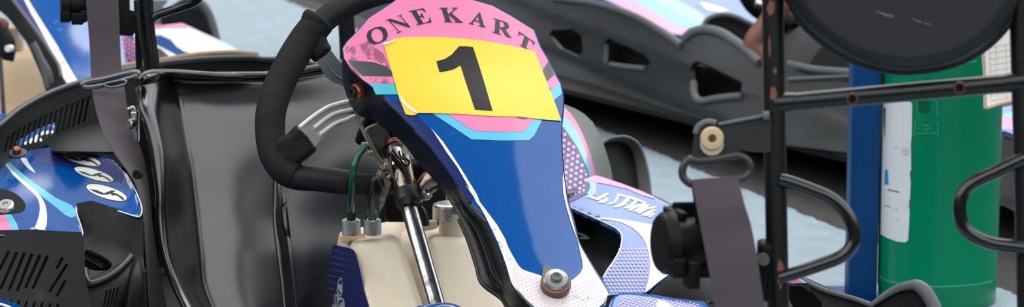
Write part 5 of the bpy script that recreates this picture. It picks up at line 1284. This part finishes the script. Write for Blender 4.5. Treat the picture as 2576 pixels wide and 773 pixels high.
    mb.build('shade_tray', 'matt', k4)  # unseen tray added to keep sky light off the ground beneath
    mb = MB()
    for q in ((1180, 240, 6.75), (1880, 380, 5.95)):
        mb = MB(); c = P(*q)+Vector((.25, .3, 0)); c.z = .13
        lathe(mb, c, Vector((.5, .86, 0)), [(.06, -.05), (.12, -.055), (.13, -.035), (.13, .035), (.12, .055), (.06, .05)], 40)
        mb.build('wheel', 'tyre', k4)
M['paleblue'] = mat('pale_blue_decal', (140, 170, 215), .25)
kart_right()
# ------------------------------------------------------------------ clean up helper property
for o in bpy.data.objects:
    if '_w' in o: del o['_w']
# ------------------------------------------------------------------ sky and light
w = bpy.data.worlds.new('world'); SC.world = w; w.use_nodes = True
nt = w.node_tree; nt.nodes.clear(); L = nt.links.new
out = nt.nodes.new('ShaderNodeOutputWorld'); bg = nt.nodes.new('ShaderNodeBackground'); L(bg.outputs[0], out.inputs[0])
tc = nt.nodes.new('ShaderNodeTexCoord'); sp = nt.nodes.new('ShaderNodeSeparateXYZ'); L(tc.outputs['Generated'], sp.inputs[0])
nz = nt.nodes.new('ShaderNodeTexNoise'); nz.inputs['Scale'].default_value = 2.2; nz.inputs['Detail'].default_value = 5; L(tc.outputs['Generated'], nz.inputs['Vector'])
# tree line / surroundings low down, overcast sky above, plus dark zones added to shape reflections
def mth(op, x, y=None, z=None):
    n = nt.nodes.new('ShaderNodeMath'); n.operation = op
    for i, v in enumerate((x, y, z)):
        if v is None: continue
        if isinstance(v, (int, float)): n.inputs[i].default_value = v
        else: L(v, n.inputs[i])
    return n.outputs[0]
def ramp(v, a, b, c=0., d=1.):
    n = nt.nodes.new('ShaderNodeMapRange'); n.interpolation_type = 'SMOOTHSTEP'
    for k, q in zip(('From Min', 'From Max', 'To Min', 'To Max'), (a, b, c, d)): n.inputs[k].default_value = q
    L(v, n.inputs['Value']); return n.outputs[0]
wob = mth('MULTIPLY_ADD', nz.outputs['Fac'], .12, -.06)
zed = mth('ADD', sp.outputs['Z'], wob)
lim = ramp(sp.outputs['Y'], -.35, .25, .40, .24)              # surroundings set higher on the camera's side to darken upright faces
low = ramp(mth('SUBTRACT', zed, lim), -.03, .03)
dark_left = mth('MULTIPLY', ramp(mth('ADD', sp.outputs['X'], wob), -.10, -.06, 1., 0.), ramp(sp.outputs['Y'], .36, .4))  # added dark patch behind left, deepens reflections on the blue pod and panels
low = mth('MULTIPLY', low, mth('MULTIPLY_ADD', dark_left, -.9, 1.))
cr = nt.nodes.new('ShaderNodeValToRGB'); cr.color_ramp.elements[0].color = (.92, .96, 1.0, 1); cr.color_ramp.elements[1].color = (1.05, 1.07, 1.1, 1)
cr.color_ramp.elements[0].position = .35; cr.color_ramp.elements[1].position = .65; L(nz.outputs['Fac'], cr.inputs['Fac'])
mx = nt.nodes.new('ShaderNodeMix'); mx.data_type = 'RGBA'; mx.inputs[6].default_value = (.05, .053, .053, 1)
L(low, mx.inputs[0]); L(cr.outputs[0], mx.inputs[7])
xx = mth('ADD', sp.outputs['X'], wob)
dark_top = mth('MULTIPLY', mth('MULTIPLY', ramp(xx, -.40, -.38), ramp(xx, .42, .435, 1., 0.)), mth('MULTIPLY', ramp(mth('MULTIPLY_ADD', mth('MAXIMUM', sp.outputs['Y'], 0.), .22, sp.outputs['Z']), .77, .79), ramp(sp.outputs['Y'], -.42, -.40)))  # added dark patch overhead, shapes the number panel's reflection
m2 = nt.nodes.new('ShaderNodeMix'); m2.data_type = 'RGBA'; m2.inputs[7].default_value = (.10, .11, .12, 1)
L(dark_top, m2.inputs[0]); L(mx.outputs[2], m2.inputs[6]); L(m2.outputs[2], bg.inputs['Color'])
bg.inputs['Strength'].default_value = 1.3
sun = bpy.data.lights.new('sun', 'SUN'); sun.energy = .9; sun.angle = math.radians(40)
so = bpy.data.objects.new('sun', sun); COL.objects.link(so); so.rotation_euler = (math.radians(-30), math.radians(6), 0); so.location = (0, 0, 5)
vs = SC.view_settings; vs.view_transform = 'Standard'; vs.look = 'None'; vs.gamma = 1; vs.use_curve_mapping = False; vs.exposure = .85
